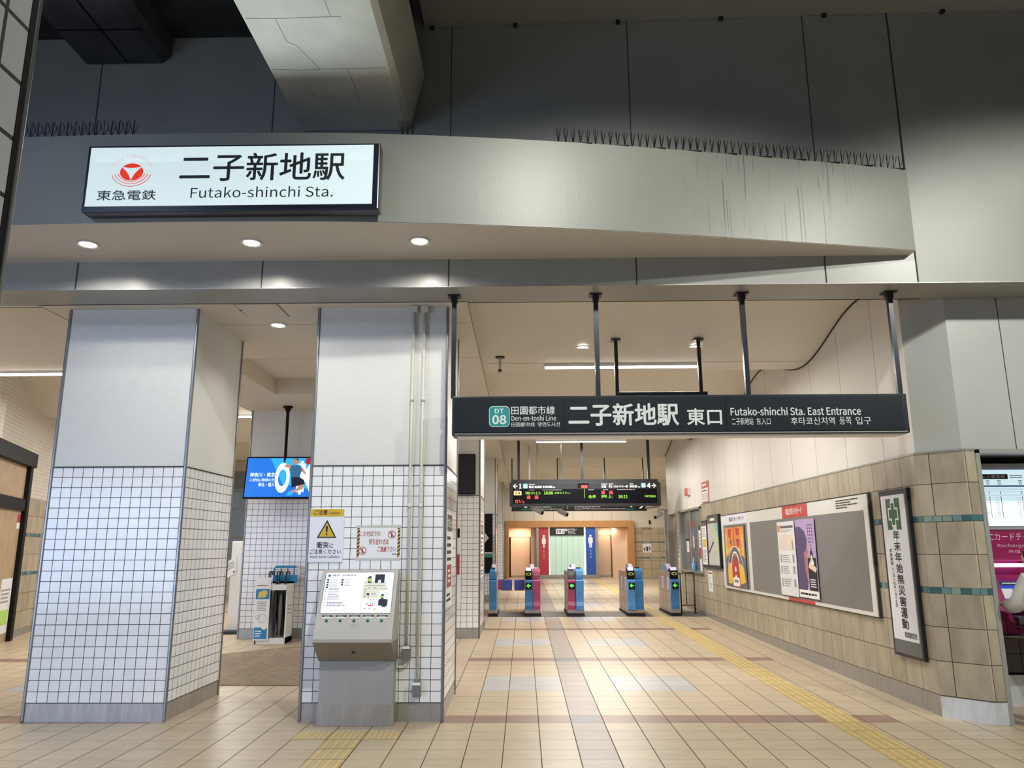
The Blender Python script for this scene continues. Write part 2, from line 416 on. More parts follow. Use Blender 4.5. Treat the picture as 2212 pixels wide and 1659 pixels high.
column(-2.105, 13.585, 'second tiled column on the hall side, with the black monitor', ztile=2.47, dep=1.45)
column(-2.105, 21.2, 'third tiled column, with the black arrow sign beside the ticket gates', ztile=2.47, dep=1.5)
column(-2.105, 29.2, 'farthest and smallest tiled column on the hall side', ztile=2.47)
# foreground pillar at the far left
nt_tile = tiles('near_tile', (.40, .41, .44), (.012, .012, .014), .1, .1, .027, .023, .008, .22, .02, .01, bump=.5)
def near_pillar():
    # its right-hand face and vertical far corner cross the left edge of the frame
    X, Y = NP
    t = thing('column', 'near tiled pillar cut off by the left edge of the picture', 'column', (X, Y, 0))
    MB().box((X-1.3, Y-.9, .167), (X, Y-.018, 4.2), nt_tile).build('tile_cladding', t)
    MB().box((X-1.3, Y-.9, 0), (X-.001, Y-.018, .167), m_steelbase).build('base_plate', t)
    MB().box((X-.04, Y-.018, 0), (X+.001, Y-.006, 4.2), m_black).build('joint_strip', t)
    MB().box((X-.04, Y-.006, 0), (X+.003, Y+.004, 4.2), m_steel).build('corner_trim', t, bevel=.002)
NP = (-.826, 1.145)
near_pillar()

# ================================================================== RIGHT WALL
def wall_prism(name, pts, bands, thick=.25, **k):
    """a wall following pts (plan polyline, hall side on the left of travel seen from above); bands = [(z0,z1,mat,offset)]"""
    b = MB()
    for (xa, ya), (xb, yb) in zip(pts, pts[1:]):
        d = Vector((xb-xa, yb-ya, 0)).normalized(); n = Vector((d.y, -d.x, 0))   # towards the back of the wall
        for z0, z1, mm, off in bands:
            A = Vector((xa, ya, 0))+n*off; B = Vector((xb, yb, 0))+n*off; A2 = Vector((xa, ya, 0))+n*thick; B2 = Vector((xb, yb, 0))+n*thick
            za, zb_ = (fz(ya), fz(yb)) if z0 is None else (z0, z0)
            b.hexa([(A.x, A.y, za), (A2.x, A2.y, za), (B2.x, B2.y, zb_), (B.x, B.y, zb_), (A.x, A.y, z1), (A2.x, A2.y, z1), (B2.x, B2.y, z1), (B.x, B.y, z1)], mm)
    return b.build(name, **k)
GY = dict(ou=7.75)
def dado(zs, tag_):
    return [(zs[5], 1.125, m_beige('dado_a'+tag_, .195, GYo), 0), (1.125, 1.18, m_teal, .0), (1.18, 1.80, m_beige('dado_b'+tag_, 1.18, GYo), 0), (1.80, 1.855, m_teal, 0), (1.855, 2.475, m_beige('dado_c'+tag_, 1.855, GYo), 0)]
GYo = 7.75
DB = [(.19, 1.125, m_beige('dado_low', .195, 7.75), 0), (1.125, 1.18, m_teal, 0), (1.18, 1.80, m_beige('dado_mid', 1.18, 7.75), 0), (1.80, 1.855, m_teal, 0), (1.855, 2.475, m_beige('dado_top', 1.855, 7.75), 0)]
m_hallpanel = tiles('hall_panel_joints', (.68, .65, .60), (.16, .145, .12), .93, 50, 7.46, -5, .008, .50, .012, .015, 3, bump=.2)
RW = [(3.92, 7.75), (3.885, 10.0), (3.87, 13.0), (3.88, 16.0), (3.89, 17.12)]
RW2 = [(3.89, 17.12), (3.90, 19.55)]
# travel away from the camera keeps the hall on the left
wall_prism('wall_right', RW, DB + [(2.475, 4.6, m_hallpanel, .012)], kind='structure', label='right wall of the hall, beige tiles below tall cream panels')
wall_prism('wall_right_office', RW2, [(.19, 1.03, m_beige('dado_low', .195, 7.75), 0), (2.44, 4.6, m_hallpanel, .012)], kind='structure')
wall_prism('baseboard_right', RW+[(3.90, 19.55)], [(None, .19, m_steelbase, -.004)], thick=.1, kind='structure')
wall_prism('trim_1', RW, [(2.465, 2.485, m_steelbase, -.006)], thick=.05, kind='structure')
# office front: window and doorway in the far part of the right wall
b = MB(); b.box((3.95, 21.2, 0), (8.0, 21.4, 4.6), m_hallpanel); b.box((7.9, 21.2, 0), (8.1, 33.4, 4.6), m_hallpanel); b.build('wall_right_back', kind='structure')
wall_prism('wall_right_top', [(3.90, 19.55), (3.90, 21.2)], [(2.42, 4.6, m_hallpanel, .012)], kind='structure')
# chamfered end pier and the front wall with the ticket alcove
PIER = [(4.22, 7.42), (3.92, 7.75)]
b_ch1 = m_beige('chamfer_low', .195, 3.62); b_ch2 = m_beige('chamfer_mid', 1.18, 3.62); b_ch3 = m_beige('chamfer_top', 1.855, 3.62)
BANDS_P = [(.19, 1.125, b_ch1, 0), (1.125, 1.18, m_teal, 0), (1.18, 1.80, b_ch2, 0), (1.80, 1.855, m_teal, 0), (1.855, 2.475, b_ch3, 0)]
b = MB()
for z0, z1, mm, off in BANDS_P:
    b.prism([(3.92, 7.75, z0), (3.95, 8.0, z0), (4.34, 8.0, z0), (4.34, 7.42, z0), (4.22, 7.42, z0)][::-1], (0, 0, z1-z0), mm)
b.prism([(3.932, 7.752, 2.475), (3.95, 8.0, 2.475), (4.34, 8.0, 2.475), (4.34, 7.43, 2.475), (4.222, 7.43, 2.475)][::-1], (0, 0, 1.6), m_wallpanel2)
b.build('wall_pier', kind='structure', label='tiled end pier with a slanted corner between hall and ticket alcove')
b = MB()
b.prism([(3.915, 7.747, 0), (3.95, 8.0, 0), (4.34, 8.0, 0), (4.34, 7.415, 0), (4.218, 7.415, 0)][::-1], (0, 0, .187), m_steelbright); b.build('baseboard_front', kind='structure')
b = MB()
b.prism([(3.912, 7.745, 2.465), (3.95, 8.0, 2.465), (4.34, 8.0, 2.465), (4.34, 7.412, 2.465), (4.216, 7.412, 2.465)][::-1], (0, 0, .02), m_steelbase); b.build('trim_2', kind='structure')
# front wall above the alcove
b = MB(); b.box((4.34, 7.43, 2.475), (9.5, 7.9, 4.05), m_wallpanel2)
b.box((4.742, 7.427, 2.48), (4.749, 7.44, 4.0), m_seam); b.box((6.53, 7.427, 2.48), (6.537, 7.44, 4.0), m_seam)
b.build('wall_front_right', kind='structure')
# alcove
m_alc = mat('alcove_grey', (.16, .16, .155), .7)
b = MB(); b.box((4.32, 9.0, 0), (9.5, 9.2, 2.6), m_alc); b.box((4.32, 7.9, 2.475), (9.5, 9.2, 2.6), m_alc); b.box((4.30, 8.0, 0), (4.40, 9.0, 2.475), m_beige('alcove_side', .195, 0)); b.build('wall_alcove', kind='structure')
b = MB(); b.box((4.335, 7.41, 0), (4.375, 7.56, 2.475), m_panel); b.box((4.335, 7.41, 2.44), (9.5, 7.56, 2.478), m_panel); b.build('trim_3', kind='structure')
m_lowtile = tiles('alcove_low_tile', (.14, .125, .095), (.02, .018, .015), .31, .31, 4.4, .5, .008, .4, .08, .1)
b = MB(); b.box((4.375, 8.25, .32), (9.5, 9.0, .88), m_lowtile); b.build('wall_alcove_low', kind='structure')
MB().box((4.375, 8.22, 0), (9.5, 9.0, .30), m_steelbright).build('baseboard_alcove', kind='structure')

# ================================================================== CEILINGS
def wave(y): return 4.205+.185*math.cos(2*math.pi*(y-8.6)/3.65)
b = MB()
YS = [7.40+.1*k for k in range(258)]
for xa, xb in ((-.55, 4.2), (-14, -4.92)):
    for y, y2 in zip(YS, YS[1:]):
        if xa > -1 and y > 21.1: xb = 8.2
        b.face([(xa, y, wave(y)), (xa, y2, wave(y2)), (xb, y2, wave(y2)), (xb, y, wave(y))], m_ceil)
for xe, sgn in ((-.55, 1), (-4.92, -1)):
    for y, y2 in zip(YS, YS[1:]):
        q = [(xe, y, 4.0), (xe, y2, 4.0), (xe, y2, wave(y2)), (xe, y, wave(y))]
        b.face(q if sgn > 0 else q[::-1], m_ceil)
# flat strip over the columns with a raised coffer
zc = 4.0; cx0, cx1, cy0, cy1 = -3.99, -1.5, 9.75, 12.06
for x0_, x1_, y0_, y1_ in ((-4.92, cx0, 7.4, 33.2), (cx1, -.55, 7.4, 33.2), (cx0, cx1, 7.4, cy0), (cx0, cx1, cy1, 33.2)):
    b.face([(x0_, y0_, zc), (x0_, y1_, zc), (x1_, y1_, zc), (x1_, y0_, zc)], m_ceil)
b.face([(cx0, cy0, 4.25), (cx0, cy1, 4.25), (cx1, cy1, 4.25), (cx1, cy0, 4.25)], m_ceil)
b.face([(cx0, cy1, zc), (cx1, cy1, zc), (cx1, cy1, 4.25), (cx0, cy1, 4.25)], m_ceil)
b.face([(cx1, cy0, zc), (cx0, cy0, zc), (cx0, cy0, 4.25), (cx1, cy0, 4.25)], m_ceil)
b.face([(cx0, cy0, zc), (cx0, cy1, zc), (cx0, cy1, 4.25), (cx0, cy0, 4.25)], m_ceil)
b.face([(cx1, cy1, zc), (cx1, cy0, zc), (cx1, cy0, 4.25), (cx1, cy1, 4.25)], m_ceil)
b.box((-14, 7.45, 4.6), (9.5, 36, 5.0), m_ceil)
b.build('ceiling', kind='structure', label='cream ceiling of shallow waves either side of a flat strip')
b = MB()
for y in (8.16, 9.72): b.box((-4.92, y, 3.9985), (-.55, y+.006, 4.001), m_softseam)
b.box((-.55, 7.43, 3.9975), (4.0, 7.445, 4.001), m_seam); b.box((-14, 7.46, 3.9975), (-4.92, 7.475, 4.001), m_softseam)
b.box((-4.925, 7.46, 3.998), (-4.915, 33, 4.001), m_softseam); b.box((-.555, 7.46, 3.998), (-.546, 33, 4.001), m_softseam)
for y in (10.2, 13.9, 17.6): b.box((-.5, y, wave(y)-.002), (3.9, y+.008, wave(y)+.002), m_softseam)
for x, y, x2, y2 in ((-2.93, 7.41, -2.49, 7.42), (-2.93, 7.84, -2.49, 7.85)): b.box((x, y, 3.997), (x2, y+.012, 4.001), m_softseam)
for x in (-2.93, -2.49): b.box((x-.006, 7.41, 3.997), (x+.006, 7.85, 4.001), m_softseam)
for (xa, ya), (xb, yb) in zip(RW+[(3.90, 21.2)], (RW+[(3.90, 21.2)])[1:]):
    n = int((yb-ya)/.1)
    for k in range(n):
        p = (xa+(xb-xa)*k/n+.010, ya+(yb-ya)*k/n); q = (xa+(xb-xa)*(k+1)/n+.010, ya+(yb-ya)*(k+1)/n)
        b.hexa([(p[0]-.012, p[1], wave(p[1])-.016), (p[0]+.01, p[1], wave(p[1])-.016), (q[0]+.01, q[1], wave(q[1])-.016), (q[0]-.012, q[1], wave(q[1])-.016), (p[0]-.012, p[1], wave(p[1])), (p[0]+.01, p[1], wave(p[1])), (q[0]+.01, q[1], wave(q[1])), (q[0]-.012, q[1], wave(q[1]))], m_seam)
b.build('trim_4', kind='structure')
th = thing('ceiling_hatch', 'flush square access hatch in the ceiling between the two front columns', 'hatch', (-2.71, 7.63, 3.99))
MB().box((-2.924, 7.424, 3.994), (-2.496, 7.838, 4.0), m_ceil).build('panel', th)
MB().box((-2.935, 7.60, 3.99), (-2.915, 7.625, 3.998), m_seam).build('latch', th)

# ================================================================== FRONT BEAM, UPPER WALL, CANOPY
b = MB()
b.box((-14, 6.95, 4.0), (3.74, 7.42, 4.33), m_panel); b.build('wall_beam', kind='structure', label='long front beam of grey panels over the entrance')
b = MB(); b.box((-14, 6.955, 4.33), (3.74, 7.42, 7.6), m_upperwall); b.box((3.74, 6.95, 4.0), (9.5, 7.42, 7.6), m_upperwall)
b.build('wall_upper', kind='structure', label='dark upper facade of tall grey panels behind the canopy')
b = MB()
for k in range(-4, 6):
    x = -.70+1.79*k
    if x > 3.6: break
    b.box((x-.005, 6.944, 4.005), (x+.005, 6.956, 4.29), m_seam); b.box((x-.004, 6.950, 4.33), (x+.004, 6.96, 7.2), m_seam)
b.box((3.735, 6.944, 4.005), (3.745, 6.956, 7.2), m_seam)
b.box((-14, 6.948, 3.998), (9.5, 6.96, 4.004), m_steelbase)
b.build('trim_5', kind='structure')
# canopy: curved front edge
CP = [(-14, 6.9), (-9, 6.45), (-6.5, 6.20), (-5.2, 6.10), (-4.4, 6.065), (-3.3, 6.035), (-2.1, 6.04), (-1.3, 6.07), (-.5, 6.14), (.3, 6.235), (.95, 6.33), (1.55, 6.43), (2.1, 6.53), (2.65, 6.63), (3.2, 6.735), (3.69, 6.835)]
def smooth_line(p, n=7):
    out = []
    for i in range(len(p)-1):
        p0, p1, p2, p3 = p[max(i-1, 0)], p[i], p[i+1], p[min(i+2, len(p)-1)]
        for k in range(n):
            t = k/n; x = p1[0]+(p2[0]-p1[0])*t
            m1 = (p2[1]-p0[1])/max(p2[0]-p0[0], 1e-6)*(p2[0]-p1[0]); m2 = (p3[1]-p1[1])/max(p3[0]-p1[0], 1e-6)*(p2[0]-p1[0])
            out.append((x, (2*t**3-3*t*t+1)*p1[1]+(t**3-2*t*t+t)*m1+(-2*t**3+3*t*t)*p2[1]+(t**3-t*t)*m2))
    return out+[p[-1]]
CP = smooth_line(CP)
b = MB(); zb, zt = 4.28, 5.10
for (xa, ya), (xb, yb) in zip(CP, CP[1:]):
    b.hexa([(xa, ya, zb), (xb, yb, zb), (xb, yb+.05, zb), (xa, ya+.05, zb), (xa, ya, zt), (xb, yb, zt), (xb, yb+.05, zt), (xa, ya+.05, zt)], m_fascia)
b.box((3.64, 6.84, zb), (3.69, 6.96, zt), m_fascia)
canopy = thing('entrance_canopy', 'curved pale canopy over the entrance carrying the lit station name', 'canopy', (0, 6.5, zb))
b.build('fascia', canopy)
for p in canopy.children[0].data.polygons: p.use_smooth = False
b = MB(); b2 = MB()
for (xa, ya), (xb, yb) in zip(CP, CP[1:]):
    b.hexa([(xa, ya+.006, zb-.004), (xb, yb+.006, zb-.004), (xb, 6.952, zb-.004), (xa, 6.952, zb-.004), (xa, ya+.006, zb+.02), (xb, yb+.006, zb+.02), (xb, 6.952, zb+.02), (xa, 6.952, zb+.02)], m_soffit)
    b2.hexa([(xa, ya+.006, zt-.02), (xb, yb+.006, zt-.02), (xb, 6.952, zt-.02), (xa, 6.952, zt-.02), (xa, ya+.006, zt), (xb, yb+.006, zt), (xb, 6.952, zt), (xa, 6.952, zt)], m_upperwall)
b.build('soffit', canopy); b2.build('top_cover', canopy)
def fy(x):
    for (xa, ya), (xb, yb) in zip(CP, CP[1:]):
        if xa <= x <= xb: return ya+(yb-ya)*(x-xa)/(xb-xa)
    return 6.83
# bird spikes along the canopy's top edge
m_wire = mat('spike_wire', (.012, .013, .017), .6, .2)
def spike_strip(x0, x1, label, group, n=None, lean=0):
    xm = (x0+x1)/2; ym = fy(xm); b = MB(); n = n or max(3, int((x1-x0)/.056))
    b.box((x0, ym+.01, zt), (x1, ym+.045, zt+.006), m_wire)
    for k in range(n):
        x = x0+(k+.5)*(x1-x0)/n
        y = fy(x)+.025
        for dx, dy, h in ((-.022, -.05, .10), (.018, -.045, .105), (random.uniform(-.01, .01)+lean, 0, .135), (.02+lean, .04, .11)):
            b.tube([(x, y, zt), (x+dx*.5, y+dy*.5, zt+h*.6), (x+dx, y+dy*.8, zt+h*1.15)], .0030, m_wire, 4)
    return b.build('bird_spikes', label=label, cat='bird spikes', group=group, org=(xm, ym, zt))
for k in range(10): spike_strip(.30+.338*k, .30+.338*(k+1)-.004, 'strip of wire bird spikes along the canopy top, right of the concrete beam', 'bird spikes right of the concrete beam')
for k in range(5): spike_strip(-5.0+.33*k, -5.0+.33*(k+1)-.004, 'strip of wire bird spikes along the canopy top at the far left', 'bird spikes at the left end of the canopy')
spike_strip(-1.06, -.93, 'short tuft of wire bird spikes beside the concrete beam end', None, 3)

# viaduct beams and ceiling
def tbeam(name, xl, xr, zbm, xtl, xtr, ztp, yend, m, label, cham=.04):
    t = thing(name, label, 'beam', ((xl+xr)/2, yend, zbm)); y2 = -3.2
    poly = [(xl, yend, zbm), (xr-cham, yend, zbm), (xr, yend, zbm+cham*.9), (xtr, yend, ztp), (xtl, yend, ztp), (xl-.0, yend, zbm+cham)]
    MB().prism(poly[::-1], (0, y2-yend, 0), m).build('beam_body', t)
    return t
tB = tbeam('concrete_beam', -2.17, -1.09, 5.636, -2.30, -.967, 6.242, 6.93, m_concrete, 'pale painted concrete beam running overhead into the facade', .05)
b = MB()
m_crack = mat('crack', (.22, .20, .17), .9)
def crack(pts, w=.006):
    for (xa, ya), (xb, yb) in zip(pts, pts[1:]):
        d = Vector((xb-xa, yb-ya, 0)).normalized(); n = Vector((-d.y, d.x, 0))*w/2
        b.hexa([(xa-n.x, ya-n.y, 5.6345), (xb-n.x, yb-n.y, 5.6345), (xb+n.x, yb+n.y, 5.6345), (xa+n.x, ya+n.y, 5.6345)] + [(p[0], p[1], 5.637) for p in ((xa-n.x, ya-n.y), (xb-n.x, yb-n.y), (xb+n.x, yb+n.y), (xa+n.x, ya+n.y))], m_crack)
crack([(-2.15, 5.92), (-1.9, 5.935), (-1.6, 5.92), (-1.50, 5.922), (-1.16, 5.916)], .005); crack([(-1.50, 5.922), (-1.49, 6.1), (-1.496, 6.416)], .004)
crack([(-2.15, 5.265), (-1.9, 5.27), (-1.7, 5.262), (-1.4, 5.255)], .005); crack([(-1.92, 5.27), (-1.913, 5.55), (-1.85, 5.60), (-1.78, 5.80), (-1.743, 5.92)], .005); crack([(-1.485, 4.9), (-1.48, 5.25)], .004)
crack([(-1.9, 6.2), (-1.89, 6.35), (-1.7, 6.33)], .003)
b.build('surface_cracks', tB)
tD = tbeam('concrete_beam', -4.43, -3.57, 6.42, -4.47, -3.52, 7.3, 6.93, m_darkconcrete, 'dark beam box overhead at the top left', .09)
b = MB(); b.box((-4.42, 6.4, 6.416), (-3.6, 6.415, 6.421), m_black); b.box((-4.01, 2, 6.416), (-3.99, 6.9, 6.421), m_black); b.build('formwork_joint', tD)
b = MB(); b.prism([(-14, 6.42, 6.72), (-14, 6.95, 6.72), (-14, 6.95, 7.0), (-14, 6.42, 7.0)][::-1], (12.9, 0, 0), m_darkceil)
b.hexa([(-.98, 6.42, 6.80), (8.5, 6.42, 7.0), (8.5, 6.95, 7.0), (-.98, 6.95, 6.80), (-.98, 6.42, 7.05), (8.5, 6.42, 7.25), (8.5, 6.95, 7.25), (-.98, 6.95, 7.05)], m_panel)
b.build('trim_6', kind='structure', label='pale ledge running along the top of the upper facade')
m_clip = mat('clip_black', (.01, .01, .012), .5)
for k, (x, e) in enumerate(((-.9+.0, 1), (-.05, 1), (1.0, 1), (2.05, 1), (3.1, 1), (4.3, 1), (-.75, 0), (.36, 0))):
    y = 6.94 if e else 6.44; z = 6.80+(x+.98)*.0211
    MB().box((x-.02, y-.025, z-.035), (x+.02, y+.008, z+.02), m_clip).build('fixing_clip', label='small black clip on the '+('wall' if e else 'outer')+' edge of the pale ledge overhead', cat='clip', group='clips on the '+('wall' if e else 'outer')+' edge of the ledge', org=(x, y, z))
b = MB(); b.box((-14, -3.5, 7.4), (9.5, 6.96, 7.7), m_darkceil); b.build('ceiling_viaduct', kind='structure')
MB().box((9.3, -3.5, 0), (9.5, 7.5, 7.5), m_panel).build('wall_light_block', kind='structure')  # unseen wall added to limit sky light from the right

# ================================================================== LEFT PART
m_lbrick = tiles('left_small_tile', (.62, .57, .50), (.42, .38, .32), .2, .065, 0, .02, .007, .5, .03, .02, bump=.3)
DL = [(.16, 1.125, m_beige('ldado_low', .195, .1), 0), (1.125, 1.18, m_teal, 0), (1.18, 1.80, m_beige('ldado_mid', 1.18, .1), 0), (1.80, 1.855, m_teal, 0), (1.855, 2.475, m_beige('ldado_top', 1.855, .1), 0), (2.475, 4.5, m_lbrick, .01)]
LWP = [(-10.3, 22.0), (-9.6, 17.0), (-9.108, 14.6), (-8.75, 13.45), (-8.2, 11.9), (-8.2, 7.4)]
wall_prism('wall_left', LWP, DL, kind='structure', label='left wall of the hall, beige tiles under small pale brick tiles')
wall_prism('baseboard_left', LWP, [(None, .16+.05, m_steelbase, -.004)], thick=.1, kind='structure')
MB().box((-14, 7.42, 0), (-8.2, 7.9, 4.1), m_wallpanel2).build('wall_front_left', kind='structure')

# ================================================================== LAMPS IN THE PLACE, PLUS ADDED BACK-HALL FILL
m_lens = emit('lamp_lens', (1.0, .95, .88), 4)
m_tube = emit('tube_light', (1.0, .97, .92), 9)
m_rim = mat('lamp_rim', (.75, .74, .72), .3, .3)
def downlight(x, y, z, label, power, cone=70, group=None, col=(1, .95, .86), r=.088, tgt=None, lens=None):
    t = thing('downlight', label, 'ceiling light', (x, y, z), group)
    b = MB(); b.lathe((x, y, z), [(r+.012, -.010), (r+.014, 0), (r, .0), (r-.006, -.010), (r+.012, -.010)], m_rim, 24, False); b.build('rim', t, smooth=True)
    MB().cyl((x, y, z-.004), (x, y, z-.0065), r*.8, lens or m_lens, 24).build('lens', t)
    if power:
        l = light('downlight_beam', 'SPOT', (x, y, z-.02), power, col, tgt or (x, y, z-3), spot_size=math.radians(cone), spot_blend=.6, shadow_soft_size=.05)
    return t
for x, y, s in ((-3.93, 6.49, 'left'), (-2.44, 6.49, 'middle'), (-.92, 6.49, 'right')):
    downlight(x, y, 4.276, 'recessed downlight in the canopy soffit, %s of the three' % s, 62, 156, 'canopy downlights')
downlight(-2.71, 8.17, 3.999, 'recessed downlight in the flat ceiling by the hatch between the columns', 30, 115)
for x, s in ((.79, 'left'), (2.26, 'right')):
    downlight(x, 9.75, wave(9.75), 'recessed downlight above the entrance sign, before the light strip, %s' % s, 30, 130)
for x, s in ((.85, 'left'), (2.45, 'right')):
    downlight(x, 19.9, wave(19.9), 'small hall downlight nearer the departure board, %s' % s, 26, 130)
    downlight(x-.1, 26.5, wave(26.5), 'small hall downlight far behind the departure board, %s' % s, 26, 130)
def strip(xa, xb, y, label, power, z=None):
    z = z or wave(y); t = thing('strip_light', label, 'ceiling light', ((xa+xb)/2, y, z-.01))
    MB().box((xa, y-.05, z-.035), (xb, y+.05, z+.01), m_rim).build('housing', t, bevel=.004)
    MB().box((xa+.01, y-.045, z-.05), (xb-.01, y+.045, z-.034), m_tube).build('tube', t, bevel=.006)
    light('strip_light_glow', 'AREA', ((xa+xb)/2, y, z-.06), power, NEUT, ((xa+xb)/2, y, 0), shape='RECTANGLE', size=xb-xa, size_y=.09)
strip(.30, 2.42, 10.28, 'bright linear ceiling light seen above the black entrance sign', 120)
strip(.30, 2.42, 17.9, 'linear ceiling light further back over the ticket gates', 150)
strip(.30, 2.42, 14.1, 'linear ceiling light hidden behind the entrance sign', 115)
strip(-8.0, -6.2, 10.45, 'linear ceiling light left of the first column', 120)
strip(-6.6, -4.98, 14.1, 'linear ceiling light seen between column and television', 110)
light('hall_back_fill', 'AREA', (2.4, 25.5, 3.9), 300, NEUT, (2.4, 25.5, 0), shape='RECTANGLE', size=3, size_y=2)  # added fill lights without fixtures, brighten the back of the hall
light('hall_back_fill', 'AREA', (2.4, 31.0, 3.9), 125, NEUT, (2.4, 31.6, 0), shape='RECTANGLE', size=4, size_y=1)
light('hall_left_light', 'AREA', (-7, 18, 3.9), 170, NEUT, (-7, 18, 0), shape='RECTANGLE', size=2, size_y=2)

# ================================================================== LIT STATION NAME BOX
m_signface = mat('lit_sign_face', (.30, .35, .36), .4, emis=(.80, .96, .98), es=.66, var=0)
m_ink = mat('sign_ink', (.010, .012, .014), .5, var=0); m_inkred = mat('sign_red', (.70, .03, .005), .6, emis=(.95, .03, .0), es=.55, var=0)
m_inkfaint = mat('sign_red_faint', (.85, .35, .33), .5, emis=(.85, .33, .33), es=.5, var=0)
m_frame_navy = mat('frame_navy', (.010, .014, .028), .3, .3)
sg = thing('station_name_sign', 'lit white box sign with black station name and red emblem on the canopy', 'sign', (-2.43, 5.9, 4.31))
MB().box((-3.665, 5.90, 4.312), (-1.185, 6.028, 4.915), m_frame_navy).build('case', sg, bevel=.012)
MB().box((-3.635, 5.892, 4.362), (-1.240, 5.905, 4.893), m_signface).build('lit_face', sg)
P = Pl((-3.635, 5.892, 4.362)); SW, SH = 2.395, .531
b = MB(); fx = lambda px: (px-47)/(2115-47)*SW; fyy = lambda py: (465-py+.0)/(465-45)*SH
# px/py measured on the sign itself
text(b, P, '二子新地駅', .775, .215, 1.385, .25, m_ink, .002, .012)
text(b, P, 'Futako-shinchi Sta.', .88, .063, 1.19, .098, m_ink, .002, -.012)
text(b, P, '東急電鉄', .095, .05, .495, .090, m_ink, .002, .01)
b.build('lettering', sg)
b = MB(); cx, cy = .365, .305
P.disc(b, cx, cy, .098, m_inkred, .002, 32, .078)
w_ = []
for (ax, ay), (bx, by) in zip(((-.085, .045), (.085, .045), (0, -.075)), ((.085, .045), (0, -.075), (-.085, .045))):
    for k in range(8):
        s_ = k/8; mx = ax+(bx-ax)*s_; my = ay+(by-ay)*s_; q = 4*s_*(1-s_)*.24; w_.append((cx+mx*(1-q), cy+(my-.005)*(1-q)+.005*1))
P.poly(b, w_[::-1], m_white if False else m_signface, .004, .002)
for r in (.120, .145, .172): P.ring(b, cx, cy+.012, r, .0055, m_inkred, .002, 195, 345, 28, .84)
s = 'TOKYU CORPORATION'
for k, ch in enumerate(s):
    if ch == ' ': continue
    a = math.radians(152-(124)*k/(len(s)-1)); r = .165
    px, py = cx+r*math.cos(a), cy-.01+.86*r*math.sin(a)
    u = Vector((math.sin(a), 0, -math.cos(a)*.86)); v = Vector((math.cos(a), 0, math.sin(a)))
    pp = Pl(P.p(px, py), u, u.cross(Vector((0, 1, 0))).normalized()*1)
    if pp.n.y > 0: pp = Pl(P.p(px, py), u, -pp.v)
    text(b, pp, ch, -.008, 0, .016 if ch != 'I' else .004, .024, m_inkfaint, .002, 0)
b.build('emblem', sg)
light('station_sign_boost', 'AREA', (-2.43, 5.86, 4.66), 30, (.82, .96, 1), (-2.43, 0, 6.6), shape='RECTANGLE', size=2.3, size_y=.45)  # added lamp boosting the sign's glow, tilted up to brighten the concrete beam

# ================================================================== HANGING ENTRANCE SIGN
es_ = thing('entrance_sign', 'long black hanging sign reading station name and East Entrance', 'sign', (1.47, 7.25, 2.6))
MB().box((-.668, 7.13, 2.60), (3.60, 7.37, 2.972), m_navy).build('case', es_, bevel=.01)
b = MB(); b.box((-.64, 7.122, 2.625), (3.55, 7.132, 2.950), mat('sign_panel', (.013, .018, .024), .28, var=.05)); b.build('face_panel', es_)
b = MB()
for x in (.39, 1.905): b.box((x-.002, 7.119, 2.63), (x+.002, 7.123, 2.945), m_black)
b.box((-.64, 7.118, 2.606), (3.57, 7.13, 2.616), m_steelbase); b.build('panel_joints', es_)
MB().box((-.62, 7.16, 2.588), (3.55, 7.34, 2.602), m_white).build('light_slot', es_)
P = Pl((0, 7.121, 0)); b = MB()
def T(s_, x0, z0, x1, z1, bold=0, m=m_letter, al='fit', pl=None, bb=None): text(bb or b, pl or P, s_, x0, z0, x1-x0, z1-z0, m, .002, bold, al)
T('田園都市線', -.108, 2.792, .300, 2.872, .008); T('Den-en-toshi Line', -.106, 2.733, .312, 2.783, .003)
T('田园都市线', -.108, 2.676, .112, 2.719, .003); T('뎅엔도시선', .140, 2.676, .345, 2.719, .003)
T('二子新地駅', .432, 2.684, 1.455, 2.890, .022); T('東口', 1.537, 2.684, 1.858, 2.838, .018)
T('Futako-shinchi Sta. East Entrance', 1.945, 2.770, 3.155, 2.846, .006)
T('二子新地站', 1.950, 2.680, 2.150, 2.748, .002); T('东入口', 2.180, 2.682, 2.310, 2.746, .002)
T('후타코신치역', 2.520, 2.678, 2.900, 2.752, .004) if False else None
T('후타코신치역', 2.345, 2.680, 2.900, 2.748, .004) if False else None
b2_ = b
T('후타코신치역', 2.560-.06, 2.680, 2.905, 2.750, .004); T('동쪽', 2.95, 2.680, 3.06, 2.750, .004); T('입구', 3.10, 2.680, 3.243, 2.750, .004)
b.build('lettering', es_)
m_tealsign = mat('line_teal', (.02, .24, .24), .4, var=0)
def rrect(b, pl, x0, y0, x1, y1, r, m, c, c0=0):
    pts = []
    for cx, cy, a in ((x1-r, y1-r, 0), (x0+r, y1-r, 90), (x0+r, y0+r, 180), (x1-r, y0+r, 270)):
        for k in range(6): an = math.radians(a+18*k); pts.append((cx+r*math.cos(an), cy+r*math.sin(an)))
    pl.poly(b, pts, m, c, c0)
b = MB(); rrect(b, P, -.317, 2.676, -.124, 2.873, .035, m_letter, .002); rrect(b, P, -.311, 2.682, -.130, 2.867, .03, m_tealsign, .0035)
T('DT', -.262, 2.806, -.180, 2.848, .01, pl=Pl((0, 7.119, 0))); T('08', -.284, 2.704, -.158, 2.786, .012, pl=Pl((0, 7.119, 0))); b.build('line_symbol', es_)
